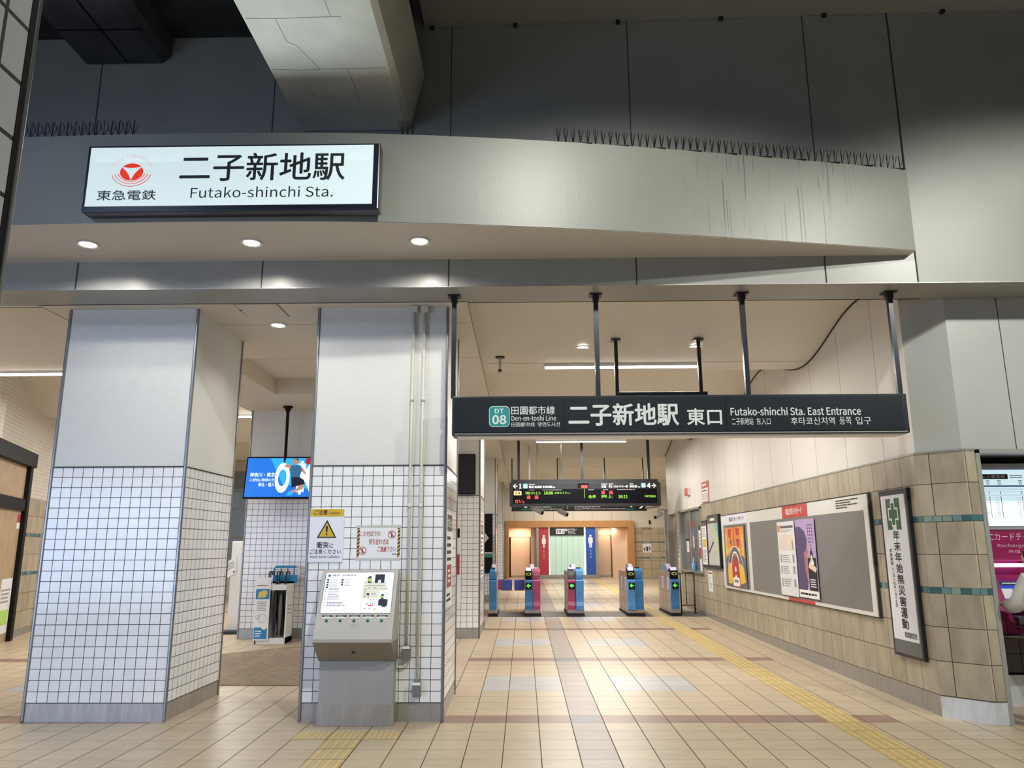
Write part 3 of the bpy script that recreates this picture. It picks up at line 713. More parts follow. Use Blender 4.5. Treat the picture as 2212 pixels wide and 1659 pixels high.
for x in (-.665, .722, 2.15, 3.585):
    t_ = MB(); t_.box((x-.022, 7.20, 2.97), (x+.022, 7.245, 4.0), mat('pole_navy', (.02, .026, .036), .32, .4)); t_.box((x-.06, 7.165, 3.985), (x+.06, 7.285, 3.998), m_dark); t_.box((x-.03, 7.19, 3.93), (x+.03, 7.255, 3.985), m_dark)
    t_.build('hanging_pole', es_)

# second hanging frame behind the entrance sign
t = thing('hanging_board', 'two thin dark poles carrying a board behind the black entrance sign', 'sign', (1.70, 9.6, 3.05))
zz = wave(9.6)
for x in (1.20, 2.26):
    MB().box((x-.022, 9.56, 3.35), (x+.022, 9.60, zz), m_dark).box((x-.06, 9.52, zz-.015), (x+.06, 9.64, zz), m_dark).build('hanging_pole', t)
MB().box((1.20, 9.52, 3.05), (2.33, 9.66, 3.485), m_navy).build('board', t, bevel=.005)

# ================================================================== STATION MAP STAND
m_kgrey = mat('stand_grey', (.50, .48, .45), .42, .2, var=.03); m_kwarm = mat('stand_lower', (.30, .265, .22), .45, .4, var=.04); m_kpanel = mat('stand_panel', (.34, .34, .34), .5, .2, var=.05)
kx0, kx1 = -1.895, -1.185
ks = thing('map_stand', 'grey metal station map stand with slanted lit panel before the second column', 'information stand', (-1.54, 7.4, 0))
prof = [(7.555, .745), (7.16, .745), (7.155, .775), (7.445, 1.368), (7.555, 1.368)]
b = MB(); b.prism([(kx0, y, z) for y, z in prof][::-1], (kx1-kx0, 0, 0), m_kgrey); b.build('console', ks, bevel=.004)
b = MB(); b.prism([(kx0+.002, 7.555, .555), (kx0+.002, 7.41, .555), (kx0+.002, 7.16, .745), (kx0+.002, 7.555, .745)][::-1], (kx1-kx0-.004, 0, 0), m_kwarm); b.build('underside', ks)
MB().box((kx0+.015, 7.405, .175), (kx1-.015, 7.556, .557), m_kpanel).build('access_panel', ks)
MB().box((kx0+.005, 7.400, 0), (kx1-.005, 7.556, .178), m_steelbase).build('plinth', ks)
MB().box((-1.56, 7.27, .640), (-1.535, 7.30, .655), m_dark).build('lock', ks)
sl = Vector((0, 7.445-7.155, 1.368-.775)); sl_l = sl.length
K = Pl((kx0, 7.155, .775), (1, 0, 0), sl)
m_mapface = mat('lit_map_face', (.82, .84, .92), .3, emis=(.86, .88, 1.0), es=.62, var=0)
b = MB(); K.rect(b, .030, .235, .680, .640, mat('map_rim', (.25, .24, .24), .4), .002); K.rect(b, .036, .241, .674, .634, m_mapface, .004); lit_map = b.build('lit_map', ks)
K2 = Pl(K.p(0, 0, .004), (1, 0, 0), sl); b = MB()
m_navyink = mat('map_navy', (.012, .018, .045), .5, var=0); m_gline = mat('map_grey', (.30, .30, .32), .5, var=0); m_mgreen = mat('map_green', (.42, .68, .16), .5, var=0); m_mcream = mat('map_cream', (.80, .80, .68), .5, var=0)
rrect(b, K2, .055, .592, .080, .616, .004, m_tealsign, .001)
text(b, K2, '田園都市線 二子新地駅構内案内図', .086, .598, .23, .018, m_ink, .001, .01)
K2.lines(b, .086, .585, .25, .594, 1, m_gline, .001, .3)
for k in range(4):
    K2.rect(b, .052, .552-.024*k, .070, .569-.024*k, m_navyink, .001); K2.lines(b, .080, .548-.024*k, .16, .570-.024*k, 2, m_gline, .001, .4)
for k in range(3):
    K2.rect(b, .188, .552-.024*k, .206, .569-.024*k, m_navyink, .001); K2.lines(b, .214, .548-.024*k, .28, .570-.024*k, 2, m_gline, .001, .4)
for k in range(7):
    z = .462-.024*k-(.012 if k > 4 else 0); K2.rect(b, .052, z, .056, z+.013, m_navyink, .001); K2.lines(b, .080, z-.002, .20 if k < 5 else .27, z+.016, 2, m_ink if k in (0, 3, 5, 6) else m_gline, .001, .5)
K2.lines(b, .080, .262, .30, .276, 2, m_gline, .001, .3)
# plan of the station
K2.poly(b, [(.405, .385), (.405, .545), (.61, .545), (.60, .50), (.63, .49), (.63, .46), (.55, .455), (.545, .385)], m_mcream, .001)
K2.poly(b, [(.50, .53), (.50, .615), (.59, .615), (.59, .53), (.56, .53), (.555, .56), (.535, .56), (.53, .53)], m_navyink, .002)
K2.poly(b, [(.43, .575), (.445, .60), (.465, .595), (.472, .53), (.437, .53)], m_navyink, .002)
K2.poly(b, [(.437, .545), (.437, .57), (.455, .58), (.468, .565), (.468, .54)], m_mgreen, .003)
K2.poly(b, [(.555, .31), (.555, .37), (.575, .375), (.575, .42), (.60, .42), (.60, .375), (.64, .37), (.64, .31), (.62, .30), (.60, .295), (.585, .31)], m_navyink, .002)
K2.poly(b, [(.568, .385), (.565, .40), (.598, .405), (.60, .38)], m_mgreen, .003)
for px, py in ((.455, .48), (.50, .48), (.518, .48), (.49, .422), (.512, .422), (.485, .365), (.508, .365), (.485, .325), (.505, .325), (.44, .285), (.48, .285)): K2.rect(b, px-.0045, py-.0045, px+.0045, py+.0045, m_navyink, .002)
K2.rect(b, .44, .41, .462, .43, m_navyink, .002); K2.rect(b, .447, .32, .457, .33, m_navyink, .002)
for q in (((.395, .29), (.405, .38)), ((.405, .38), (.405, .52)), ((.405, .52), (.425, .56)), ((.418, .39), (.418, .48)), ((.428, .39), (.428, .48)), ((.405, .385), (.45, .385)), ((.46, .32), (.46, .41)), ((.42, .505), (.61, .505)), ((.555, .47), (.62, .47)), ((.62, .38), (.62, .45)), ((.63, .38), (.63, .45)), ((.46, .545), (.46, .505)), ((.54, .38), (.54, .30))):
    (x1_, y1_), (x2_, y2_) = q; d = Vector((x2_-x1_, y2_-y1_)); n = Vector((-d.y, d.x)).normalized()*.0009
    K2.poly(b, [(x1_+n.x, y1_+n.y), (x1_-n.x, y1_-n.y), (x2_-n.x, y2_-n.y), (x2_+n.x, y2_+n.y)], m_ink, .0015)
K2.rect(b, .462, .305, .51, .315, m_inkred, .001); rrect(b, K2, .515, .27, .545, .285, .005, mat('map_yellow', (.8, .72, .2), .5, var=0), .001)
K2.disc(b, .48, .612, .01, mat('map_yellow', (.8, .72, .2), .5), .001)
b.build('map_print', lit_map)
K3 = Pl((kx0, 7.155, .775), (1, 0, 0), sl)
bt = mat('button_green', (.01, .16, .075), .25, var=0)
for k in range(5):
    x = .105+.125*k
    b = MB(); K3.rect(b, x-.05, .196, x+.05, .207, m_white, .0015); K3.rect(b, x-.05, .206, x+.05, .220, m_black, .0015); K3.lines(b, x-.03, .208, x+.03, .218, 1, m_white, .002, .4); b.build('button_label', ks)
    MB().cyl(K3.p(x-.002, .170, 0), K3.p(x-.002, .170, .010), .0135, bt, 20, .011).build('push_button', ks)
b = MB(); K3.rect(b, .32, .105, .40, .140, mat('sticker_pale', (.42, .41, .40), .5), .001); b.build('sticker', ks)

# conduits
m_cond = mat('conduit_ivory', (.62, .62, .55), .4)
def conduit(xt, xb, ztop, zbot, label):
    t = thing('cable_conduit', label, 'conduit', (xb, 7.535, zbot))
    b = MB(); b.cyl((xt, 7.535, ztop), (xb, 7.535, zbot), .0145, m_cond, 12); b.build('pipe', t, smooth=True)
    MB().box((xt-.036, 7.50, 3.93), (xt+.036, 7.575, 3.996), m_cond).build('top_box', t, bevel=.004)
    for z in (3.0, 1.95): 
        xx = xb+(xt-xb)*(z-zbot)/(ztop-zbot); MB().cyl((xx, 7.535, z), (xx, 7.535, z+.045), .019, m_cond, 12).build('coupling', t, smooth=True)
    b = MB(); b.box((xb-.037, 7.50, zbot-.13), (xb+.037, 7.572, zbot), mat('socket_grey', (.16, .16, .15), .5)); b.box((xb-.037, 7.497, zbot-.025), (xb+.037, 7.50, zbot), m_white); b.build('socket_box', t, bevel=.003)
    return t
c1 = conduit(-1.105, -1.105, 4.0, .675, 'left ivory conduit on the second column, ending at the higher socket box')
MB().tube([(-1.105, 7.54, .55), (-1.115, 7.54, .50), (-1.14, 7.54, .485), (-1.172, 7.54, .485)], .012, m_cond, 10).build('elbow_pipe', c1)
conduit(-.995, -1.0, 4.0, .355, 'right ivory conduit on the second column, running down to the lower socket box')

# signs on the second column
m_paper = mat('paper', (.78, .79, .83), .5, var=.02); m_plate = mat('caution_plate', (.74, .76, .84), .35, var=.01); m_cyel = mat('caution_yellow', (.62, .40, .015), .4, var=.02)
t = thing('caution_sign', 'white caution plate with yellow warning triangle on the second column', 'sign', (-1.91, 7.56, 1.44))
P = Pl((-2.079, 7.568, 1.437)); b = MB(); b.box((-2.079, 7.558, 1.437), (-1.745, 7.572, 1.950), m_plate); b.build('plate', t, bevel=.004)
P = Pl((-2.079, 7.558, 1.437)); b = MB(); P.rect(b, .004, .437, .330, .509, m_cyel, .002)
text(b, P, 'ご注意', .040, .455, .13, .045, m_ink, .004, .012); text(b, P, 'Caution', .19, .458, .10, .026, m_ink, .004, 0)
P.poly(b, [(.075, .232), (.265, .232), (.17, .405)], m_ink, .002); P.poly(b, [(.095, .243), (.245, .243), (.17, .380)], m_cyel, .003)
P.poly(b, [(.163, .285), (.177, .285), (.181, .345), (.159, .345)], m_ink, .004); P.disc(b, .17, .267, .009, m_ink, .004)
text(b, P, '衝突', .075, .135, .118, .060, m_ink, .002, .012); text(b, P, 'に', .205, .138, .035, .042, m_ink, .002, .008)
text(b, P, 'ご注意ください', .014, .082, .300, .043, m_ink, .002, .005); text(b, P, 'Watch Out for Collisions', .018, .042, .285, .026, m_ink, .002)
b.build('print', t)
t = thing('taped_notice', 'taped paper notice with red lettering and striped edges on the second column', 'notice', (-1.41, 7.56, 1.47))
P = Pl((-1.612, 7.569, 1.474))
for z_ in (.285, -.022):
    b = MB(); P.rect(b, -.012, z_, .425, z_+.03, mat('tape', (.70, .70, .66), .25, alpha=.6), .0012); b.build('clear_tape', t)
b = MB(); P.rect(b, 0, 0, .416, .288, m_paper, .0022)
m_nred = mat('notice_red', (.42, .05, .05), .5, var=0); m_amber = mat('amber', (.62, .35, .06), .5, var=0)
for x in (0, .392):
    for k in range(8):
        z = k*.036; P.poly(b, [(x, z), (x+.024, z+.020), (x+.024, min(z+.038, .288)), (x, z+.018)], m_amber if True else m_ink, .003)
        P.poly(b, [(x, z+.018), (x+.024, min(z+.038, .288)), (x+.024, min(z+.056, .288)), (x, min(z+.036, .288))], m_ink, .003)
text(b, P, 'この付近での', .028, .208, .195, .052, m_nred, .0035, .008); text(b, P, '待ち合わせは', .115, .130, .190, .058, m_nred, .0035, .008); text(b, P, 'ご遠慮下さい', .200, .062, .178, .050, m_nred, .0035, .008)
text(b, P, '駅長', .345, .032, .040, .014, m_ink, .0035, .01)
for cx, cy in ((.335, .225), (.055, .072)):
    P.ring(b, cx, cy, .038, .006, m_nred, .0035, 0, 360, 24); P.disc(b, cx, cy+.017, .006, m_ink, .0035); P.rect(b, cx-.006, cy-.024, cx+.006, cy+.009, m_ink, .0035)
    P.poly(b, [(cx-.028, cy+.022), (cx-.022, cy+.028), (cx+.028, cy-.022), (cx+.022, cy-.028)], m_nred, .0045)
b.build('sheet', t)
# column side posters (faces the hall)
def sidenotice(y0, y1, z0, z1, label, lines=True, x=-.745):
    t = thing('wall_notice', label, 'notice', (x, (y0+y1)/2, z0)); P = Pl((x-.0035, y0, z0), (0, 1, 0), (0, 0, 1)); w, h = y1-y0, z1-z0; b = MB()
    P.rect(b, 0, 0, w, h, m_paper, .002); P.rect(b, w*.12, h*.80, w*.92, h*.98, mat('notice_grey', (.06, .06, .06), .5), .003)
    text(b, P, 'お知らせ', w*.18, h*.84, w*.66, h*.10, m_white, .004, .01)
    for k in range(4): P.lines(b, w*.1, h*(.70-.075*k), w*.9, h*(.75-.075*k), 1, m_ink, .003, .7, .5)
    P.rect(b, w*.1, h*.20, w*.9, h*.44, mat('notice_red2', (.38, .05, .05), .5), .003); P.lines(b, w*.3, h*.24, w*.8, h*.40, 3, m_white, .004, .5)
    P.lines(b, w*.1, h*.04, w*.9, h*.15, 2, m_ink, .003, .5); b.build('sheet', t); return t
sidenotice(7.70, 8.30, 1.00, 1.92, 'tall paper notice on the hall-side face of the second column', x=-.757)
sidenotice(13.9, 14.6, 1.05, 2.0, 'paper notice on the hall-side face of the monitor column', x=-.757)
t = thing('red_notice', 'narrow red notice on the front of the monitor column near floor height', 'notice', (-1.14, 13.58, 1.1))
b = MB(); P = Pl((-1.33, 13.592, 1.12)); P.rect(b, 0, 0, .22, .34, mat('notice_red3', (.45, .02, .05), .5), .003); P.rect(b, -.04, -.5, .25, 0, m_paper, .002); P.rect(b, -.04, .36, .25, .78, m_paper, .002); P.rect(b, .10, .62, .22, .78, m_black, .003); b.build('sheet', t)
t = thing('wall_monitor', 'black switched-off monitor on the second hall column', 'monitor', (-1.1, 13.5, 2.49))
MB().box((-1.45, 13.50, 2.49), (-.84, 13.58, 3.19), m_black).build('casing', t, bevel=.004)
MB().box((-1.43, 13.496, 2.505), (-.855, 13.502, 3.175), mat('screen_off', (.008, .009, .014), .12)).build('screen', t)
t = thing('arrow_sign', 'tall black sign with white diamond arrow on the third hall column', 'sign', (-1.2, 21.1, .92))
MB().box((-1.6, 21.15, .90), (-.84, 21.21, 2.47), m_black).build('board', t)
P = Pl((-1.6, 21.15, .90)); b = MB(); P.poly(b, [(.40, 1.26), (.66, .93), (.40, .62), (.30, .74), (.48, .93), (.30, 1.13)], m_letter, .004); P.rect(b, .30, .89, .5, .97, m_letter, .004); b.build('arrow', t)
b = MB(); P.rect(b, 0, .52, .76, .55, m_white, .004); P.rect(b, 0, .42, .76, .52, m_tealsign, .004); b.build('teal_band', t)

# ================================================================== RIGHT WALL FITTINGS
def rwx(y):
    for (xa, ya), (xb, yb) in zip(RW, RW[1:]):
        if ya <= y <= yb: return xa+(xb-xa)*(y-ya)/(yb-ya)
    return 3.90
def RP(yfar, ynear, z, off=.0):
    """face on the right wall from far (left) to near (right)"""
    A = Vector((rwx(yfar)-off, yfar, z)); B = Vector((rwx(ynear)-off, ynear, z)); return Pl(A, B-A)
m_alu = mat('white_aluminium', (.78, .77, .74), .35, .2, var=.02); m_board = mat('board_grey', (.185, .178, .17), .8, var=.04, scale=60); m_bred = mat('board_red', (.50, .065, .05), .45, var=.02)
t = thing('notice_board', 'large white-framed notice board with red title and grey pinning face', 'notice board', (3.85, 11.95, .81))
P = RP(15.2, 8.78, .812, .022); w, h = (Vector((rwx(15.2), 15.2))-Vector((rwx(8.78), 8.78))).length, 1.335
b = MB(); P.rect(b, -.012, -.012, w+.012, h+.012, m_seam, .012, -.022); P.rect(b, 0, 0, w, h, m_alu, .024, 0); b.build('frame', t)
def yy(y): return (15.2-y)/(15.2-8.78)*w
b = MB(); P.rect(b, yy(15.05), .045, yy(13.50), 1.155, m_board, .0262); b.build('left_panel', t)
b = MB(); P.rect(b, yy(13.32), .045, yy(8.89), 1.160, m_board, .0262); b.build('right_panel', t)
b = MB(); P.rect(b, 0, 1.165, yy(13.4), h, mat('header_lilac', (.70, .69, .78), .4), .026); text(b, P, '東急グループボード', yy(14.6), 1.215, yy(13.95)-yy(14.6)+.3, .075, m_ink, .028, .01); b.build('left_header', t)
b = MB(); P.rect(b, yy(11.64), 1.162, yy(10.62), h, m_bred, .0262); text(b, P, '東急お知らせボード', yy(11.48), 1.205, yy(10.82)-yy(11.48), .095, m_white, .029, .02); b.build('red_title', t)
b = MB(); P.rect(b, yy(11.62), 0, yy(10.60), .042, m_bred, .0262); b.build('red_foot', t)
b = MB(); P.lines(b, yy(9.65), 1.20, yy(8.98), 1.315, 4, m_ink, .026, .5, .5); b.build('small_print', t)
def rthing(name, label, cat, yf, yn, z0, off): return thing(name, label, cat, (rwx(yn)-off, (yf+yn)/2, z0))
# posters on the board
c_or = mat('poster_orange', (.70, .24, .05), .5, var=.1, scale=20); c_ye = mat('poster_yellow', (.72, .47, .06), .5, var=.03); c_re = mat('poster_red', (.42, .045, .045), .5, var=.05); c_gy = mat('poster_bluegrey', (.12, .12, .15), .5); c_cr = mat('poster_cream', (.72, .62, .46), .5)
t = rthing('poster', 'orange and yellow event poster with a bridge-like arch on the left panel', 'poster', 14.95, 13.62, .86, .055)
P = RP(14.95, 13.62, .86, .050); pw, ph = 1.33, 1.09; b = MB()
P.rect(b, 0, 0, pw, ph, c_gy, .002)
P.rect(b, .03, .55, .60, 1.06, c_or, .003); P.rect(b, .66, .55, 1.27, 1.06, c_or, .003)
for q, mm in (([(.03, 1.06), (.25, .62), (.03, .5)], c_ye), ([(.25, 1.02), (.45, 1.04), (.40, .85), (.28, .88)], c_re), ([(.30, .80), (.48, .86), (.46, .72)], c_gy), ([(.75, 1.05), (1.0, 1.03), (.95, .90), (.80, .92)], c_re), ([(.78, .86), (1.0, .84), (.97, .70), (.82, .73)], c_re), ([(1.27, 1.06), (1.1, .60), (1.27, .50)], c_ye), ([(.1, .95), (.2, .7), (.14, .66)], c_cr), ([(1.1, .95), (1.18, .66), (1.22, .8)], c_cr), ([(.3, .68), (.55, .68), (.5, .6), (.35, .6)], c_cr), ([(.75, .68), (1.0, .67), (.95, .6), (.8, .6)], c_cr)): P.poly(b, q if (q[1][0]-q[0][0])*(q[2][1]-q[0][1])-(q[1][1]-q[0][1])*(q[2][0]-q[0][0]) > 0 else q[::-1], mm, .005)
P.ring(b, .64, .18, .52, .09, c_gy, .0055, 15, 165, 24); P.ring(b, .64, .18, .54, .012, m_white, .006, 15, 165, 24)
P.poly(b, [(.10, .05), (.42, .05), (.42, .40), (.22, .43), (.12, .30)], c_ye, .0058); P.poly(b, [(.88, .05), (1.24, .10), (1.20, .30), (1.02, .42), (.88, .40)], c_ye, .0058)
P.poly(b, [(.40, 0), (.92, 0), (.88, .40)] + [(.65+.23*math.cos(math.radians(a)), .40+.12*math.sin(math.radians(a))) for a in range(20, 180, 20)] + [(.42, .40)], c_re, .0065)
P.ring(b, .65, .36, .27, .03, m_white, .0068, 0, 180, 20)
P.poly(b, [(.45, .02), (.87, .02), (.87, .16), (.74, .17), (.66, .22), (.56, .17), (.45, .16)], m_white, .0075)
for k in range(3): P.rect(b, .56+.08*k, .08, .61+.08*k, .13, m_ink, .009)
P.disc(b, .65, .31, .05, m_white, .0075, 12)
b.build('sheet', t)
t = rthing('poster', 'white newsletter sheet pinned left of the purple poster', 'poster', 11.85, 11.12, .88, .055)
P = RP(11.86, 11.12, .878, .050); b = MB(); P.rect(b, 0, 0, .73, 1.05, mat('newsletter', (.70, .70, .72), .5), .002)
P.rect(b, .02, .90, .11, 1.0, c_or, .003); P.rect(b, .13, .955, .68, .99, mat('print_dark', (.12, .12, .12), .5), .003); P.lines(b, .14, .90, .68, .94, 2, m_gline, .003)
P.rect(b, .06, .64, .66, .86, mat('newsletter_pink', (.72, .60, .56), .5), .003); P.poly(b, [(.45, .64), (.55, .64), (.6, .80), (.5, .85), (.43, .78)], c_cr, .004); P.rect(b, .60, .65, .65, .78, m_gline, .004)
for z0, z1 in ((.46, .58), (.30, .42), (.12, .24)): P.lines(b, .16, z0, .50, z1, 4, m_gline, .003); P.rect(b, .07, z0, .12, z1, m_gline, .003); P.rect(b, .58, z0+.01, .66, z1, m_gline, .003)
b.build('sheet', t)
t = rthing('poster', 'purple poster with a large dark head in profile and a seated figure', 'poster', 11.09, 10.37, .89, .055)
P = RP(11.09, 10.37, .892, .050); b = MB(); P.rect(b, 0, 0, .72, 1.045, mat('poster_lilac', (.42, .30, .52), .5), .002)
m_pp = mat('poster_purple', (.085, .065, .16), .5); m_sk = mat('poster_skin', (.45, .16, .15), .5)
P.rect(b, .40, .10, .70, .53, m_ink, .003); P.poly(b, [(.25, .62), (.38, .66), (.43, .78), (.40, .64), (.43, .60), (.38, .55), (.40, .40), (.34, .15), (.20, .12)][::-1], m_sk, .004)
P.poly(b, [(0, .10), (.30, .10), (.36, .20), (.29, .35), (.28, .60), (.36, .62), (.41, .78), (.34, .88), (.20, .94), (.05, .95), (0, .93)], m_pp, .005)
P.poly(b, [(.42, .40), (.66, .34), (.70, .40), (.46, .47)], c_cr, .005); P.disc(b, .55, .56, .05, m_ink, .0045, 16, .07); P.disc(b, .55, .52, .035, c_cr, .005, 12, .05); P.poly(b, [(.48, .44), (.62, .44), (.60, .50), (.50, .50)], m_white, .004)
for k, (x, n) in enumerate(((.62, 6), (.55, 8), (.48, 6))): 
    for q in range(n): P.rect(b, x-.012, .95-.045*q, x+.012, .975-.045*q, m_ink, .003)
P.rect(b, 0, 0, .72, .10, m_white, .006); P.lines(b, .05, .035, .65, .065, 1, m_ink, .007, .9, .1); P.lines(b, .45, .14, .68, .26, 4, m_white, .006)
b.build('sheet', t)
# framed posters further along
def framed(yf, yn, z0, z1, label, kind):
    t = rthing('framed_poster', label, 'framed poster', yf, yn, z0, .06); P = RP(yf, yn, z0, .0); w, h = yf-yn, z1-z0
    b = MB(); P.rect(b, 0, 0, w, h, m_dark, .055, 0); b.build('frame', t, bevel=.004)
    b = MB()
    if kind == 'map':
        P.rect(b, .05, .06, w-.05, h-.17, mat('area_map', (.52, .53, .50), .4, var=.12, scale=9), .0565); P.rect(b, .03, h-.16, w-.03, h-.02, mat('frame_head', (.09, .09, .09), .4), .0565); P.rect(b, w*.3, h-.12, w*.7, h-.07, m_white, .058)
        P.poly(b, [(w*.62, h-.17), (w-.05, h-.17), (w-.05, h*.55), (w*.8, h*.62)], mat('map_water', (.25, .45, .60), .4), .058); P.poly(b, [(w*.5, h-.17), (w*.62, h-.17), (w*.85, h*.55), (w*.95, h*.3), (w*.87, h*.3), (w*.75, h*.55)][::-1], m_mgreen, .0585)
        for k in range(26): x = random.uniform(.08, w-.12); z = random.uniform(.1, h-.3); P.rect(b, x, z, x+.03, z+.012, m_gline, .0585)
        P.poly(b, [(.07, h*.30), (.10, h*.27), (w*.55, h*.48), (w*.5, h*.5)], m_ink, .0588)
    else:
        P.rect(b, .05, .05, w-.05, h-.05, m_paper, .0565); P.rect(b, .05, h-.12, w-.05, h-.05, mat('head_brown', (.16, .09, .08), .5), .058); P.rect(b, .10, h*.42, w-.10, h*.60, c_ye, .058); P.lines(b, .09, h*.64, w-.1, h*.84, 6, m_gline, .058); P.lines(b, .09, .10, w-.1, h*.38, 7, m_gline, .058)
    b.build('sheet', t); return t
framed(16.96, 16.42, 1.155, 2.12, 'narrow black-framed poster with an orange panel next to the office window', 'plain')
framed(16.38, 15.40, 1.150, 2.207, 'black-framed area map beside the large notice board', 'map')
t = rthing('wall_notice', 'narrow white paper with a drawing taped below the framed area map', 'notice', 16.72, 16.35, .66, .01); P = RP(16.75, 16.35, .66, .0); b = MB()
P.rect(b, 0, 0, .38, .42, m_paper, .003); P.rect(b, .04, .36, .34, .39, c_re, .004); P.ring(b, .18, .22, .08, .02, m_gline, .004, 40, 300); P.poly(b, [(.16, .06), (.22, .06), (.26, .18), (.20, .18)], m_gline, .004); b.build('sheet', t)
t = rthing('fire_alarm', 'red alarm lamp box high on the panel wall above the office window', 'alarm', 18.4, 18.2, 2.76, .1); P = RP(18.5, 18.2, 2.76, 0); b = MB(); P.rect(b, 0, 0, .28, .17, m_bred, .07); b.build('casing', t, bevel=.015); b = MB(); P.rect(b, .28, 0, .31, .17, m_white, .05); b.build('mount', t)
t = rthing('wall_sign', 'tall red and white sign on the panel wall above the tiles', 'sign', 16.95, 16.3, 2.5, .01); P = RP(16.95, 16.30, 2.50, -.012); b = MB(); P.rect(b, 0, 0, .65, .44, m_bred, .012)
P.rect(b, .03, .02, .62, .30, m_white, .014)
for k in range(5): P.rect(b, .08+.11*k, .05, .12+.11*k, .20, m_gline, .015)
P.lines(b, .06, .22, .6, .28, 1, m_ink, .015); P.lines(b, .06, .33, .6, .41, 1, m_white, .0135, .5); b.build('plate', t)
# banner
t = rthing('framed_banner', 'tall narrow framed banner with green cross and brush lettering', 'banner', 8.5, 7.9, .46, .05)
P = RP(8.50, 7.90, .468, -.0); b = MB(); W2, H2 = .600, 1.685
P.rect(b, 0, 0, W2, H2, m_dark, .040, 0); b.build('frame', t, bevel=.004)
b = MB(); P.rect(b, .035, .03, W2-.03, H2-.055, mat('banner_backing', (.13, .135, .135), .5), .0415); b.build('backing', t)
b = MB(); P.rect(b, .042, .165, W2-.055, H2-.06, m_paper, .0435); b.build('paper', t)
b = MB(); g = mat('cross_green', (.03, .12, .06), .5, var=0); cx, cz = .29, H2-.255
for x0_, x1_ in ((-.145, -.042), (.042, .145)):
    P.rect(b, cx+x0_, cz-.16, cx+x1_, cz+.16, g, .045)
P.poly(b, [(cx+a, cz+c) for a, c in ((-.045, -.13), (.045, -.13), (.045, -.065), (.105, -.065), (.105, .065), (.045, .065), (.045, .13), (-.045, .13), (-.045, .065), (-.105, .065), (-.105, -.065), (-.045, -.065))], m_white, .047)
P.poly(b, [(cx+a, cz+c) for a, c in ((-.028, -.112), (.028, -.112), (.028, -.045), (.083, -.045), (.083, .045), (.028, .045), (.028, .112), (-.028, .112), (-.028, .045), (-.083, .045), (-.083, -.045), (-.028, -.045))], g, .049)
b.build('green_cross', t)
b = MB(); P0 = Pl(P.p(0, 0, .0435), P.u, P.v)
vtext(b, P0, '年末年始無災害運動', .305, H2-.425, .096, .1105, m_ink, .002, .02, 1.35)
vtext(b, P0, '実施期間', .155, H2-.61, .036, .044, m_ink, .002, .01, 1.3); vtext(b, P0, '十二月一日～一月十五日', .165, H2-.80, .030, .037, m_ink, .002, .01, 1.3)
text(b, P0, '東急電鉄株式会社', .27, .195, .245, .058, m_ink, .002, .01); b.build('lettering', t)

# office window and doorway in the right wall
m_glass = mat('window_glass', (.30, .34, .34), .06, var=0, alpha=.35); m_frame_a = mat('aluminium', (.42, .41, .38), .35, .6, var=.05)
m_office = mat('office_inside', (.36, .37, .34), .8)
b = MB(); b.box((3.93, 17.12, 0), (6.2, 17.14, 2.6), m_office); b.box((6.0, 17.1, 0), (6.2, 22, 2.6), m_office); b.box((3.95, 21.9, 0), (6.2, 22, 2.6), m_office); b.box((4.1, 17.1, 2.5), (6.2, 22, 2.62), m_office)
b.build('wall_office', kind='structure')
t = thing('window_1', 'office counter window in the right wall beside the ticket gates', 'window', (3.9, 18.3, 1.02), kind='structure')
b = MB()
for y0, y1 in ((17.12, 17.20), (19.40, 19.56), (18.22, 18.28)): b.box((3.87, y0, 1.03), (3.97, y1, 2.44), m_frame_a)
b.box((3.87, 17.12, 2.40), (3.97, 19.56, 2.445), m_frame_a); b.box((3.83, 17.10, 1.0), (4.15, 19.56, 1.035), m_frame_a); b.build('window_frame', t)
MB().box((3.93, 17.20, 1.035), (3.936, 18.22, 2.40), m_glass).box((3.945, 18.28, 1.035), (3.951, 19.40, 2.40), m_glass).build('glass_pane', t)
b = MB()
for k in range(6): b.box((4.25, 17.4+.33*k, 1.1), (4.28, 17.62+.33*k, 2.38), mat('blind', (.46, .47, .44), .7))
b.build('blind', t)
t = thing('window_poster', 'red, blue and white stickers on the office window glass', 'sticker', (3.92, 18.5, 1.8)); b = MB(); P = Pl((3.929, 18.45, 1.75), (0, -1, 0))
P.rect(b, 0, .22, .34, .40, c_re, .002); P.rect(b, .02, .06, .34, .22, mat('sticker_blue', (.12, .22, .60), .4), .002); P.rect(b, 0, -.20, .34, .06, mat('sticker_pink', (.75, .60, .56), .4), .002); b.build('sheet', t)
t = thing('window_notice', 'white and red papers at the right side of the office window', 'notice', (3.92, 17.5, 1.05)); b = MB(); P = Pl((3.928, 17.62, 1.05), (0, -1, 0))
P.rect(b, 0, 0, .36, .26, m_paper, .002); P.rect(b, 0, .26, .36, .50, c_re, .002); P.rect(b, 0, .50, .36, .88, m_paper, .002); P.rect(b, 0, .88, .34, 1.0, m_ink, .002); P.lines(b, .04, .55, .32, .82, 4, m_gline, .003); b.build('sheet', t)
t = thing('window_notice', 'small white card on the far part of the office window', 'notice', (3.93, 18.9, 1.5)); b = MB(); P = Pl((3.943, 19.05, 1.45), (0, -1, 0)); P.rect(b, 0, 0, .28, .26, m_paper, .002); P.rect(b, 0, .26, .28, .32, m_ink, .002); P.rect(b, .10, .08, .16, .16, c_re, .003); b.build('sheet', t)
t = thing('hand_sanitizer', 'clear pump bottle of blue liquid on the office window ledge', 'bottle', (3.86, 18.05, 1.035)); b = MB()
b.lathe((3.87, 18.05, 1.035), [(.045, 0), (.05, .01), (.05, .15), (.02, .19), (.016, .21)], mat('sanitizer_blue', (.20, .45, .85), .1, var=0), 16); b.build('bottle_body', t, smooth=True)
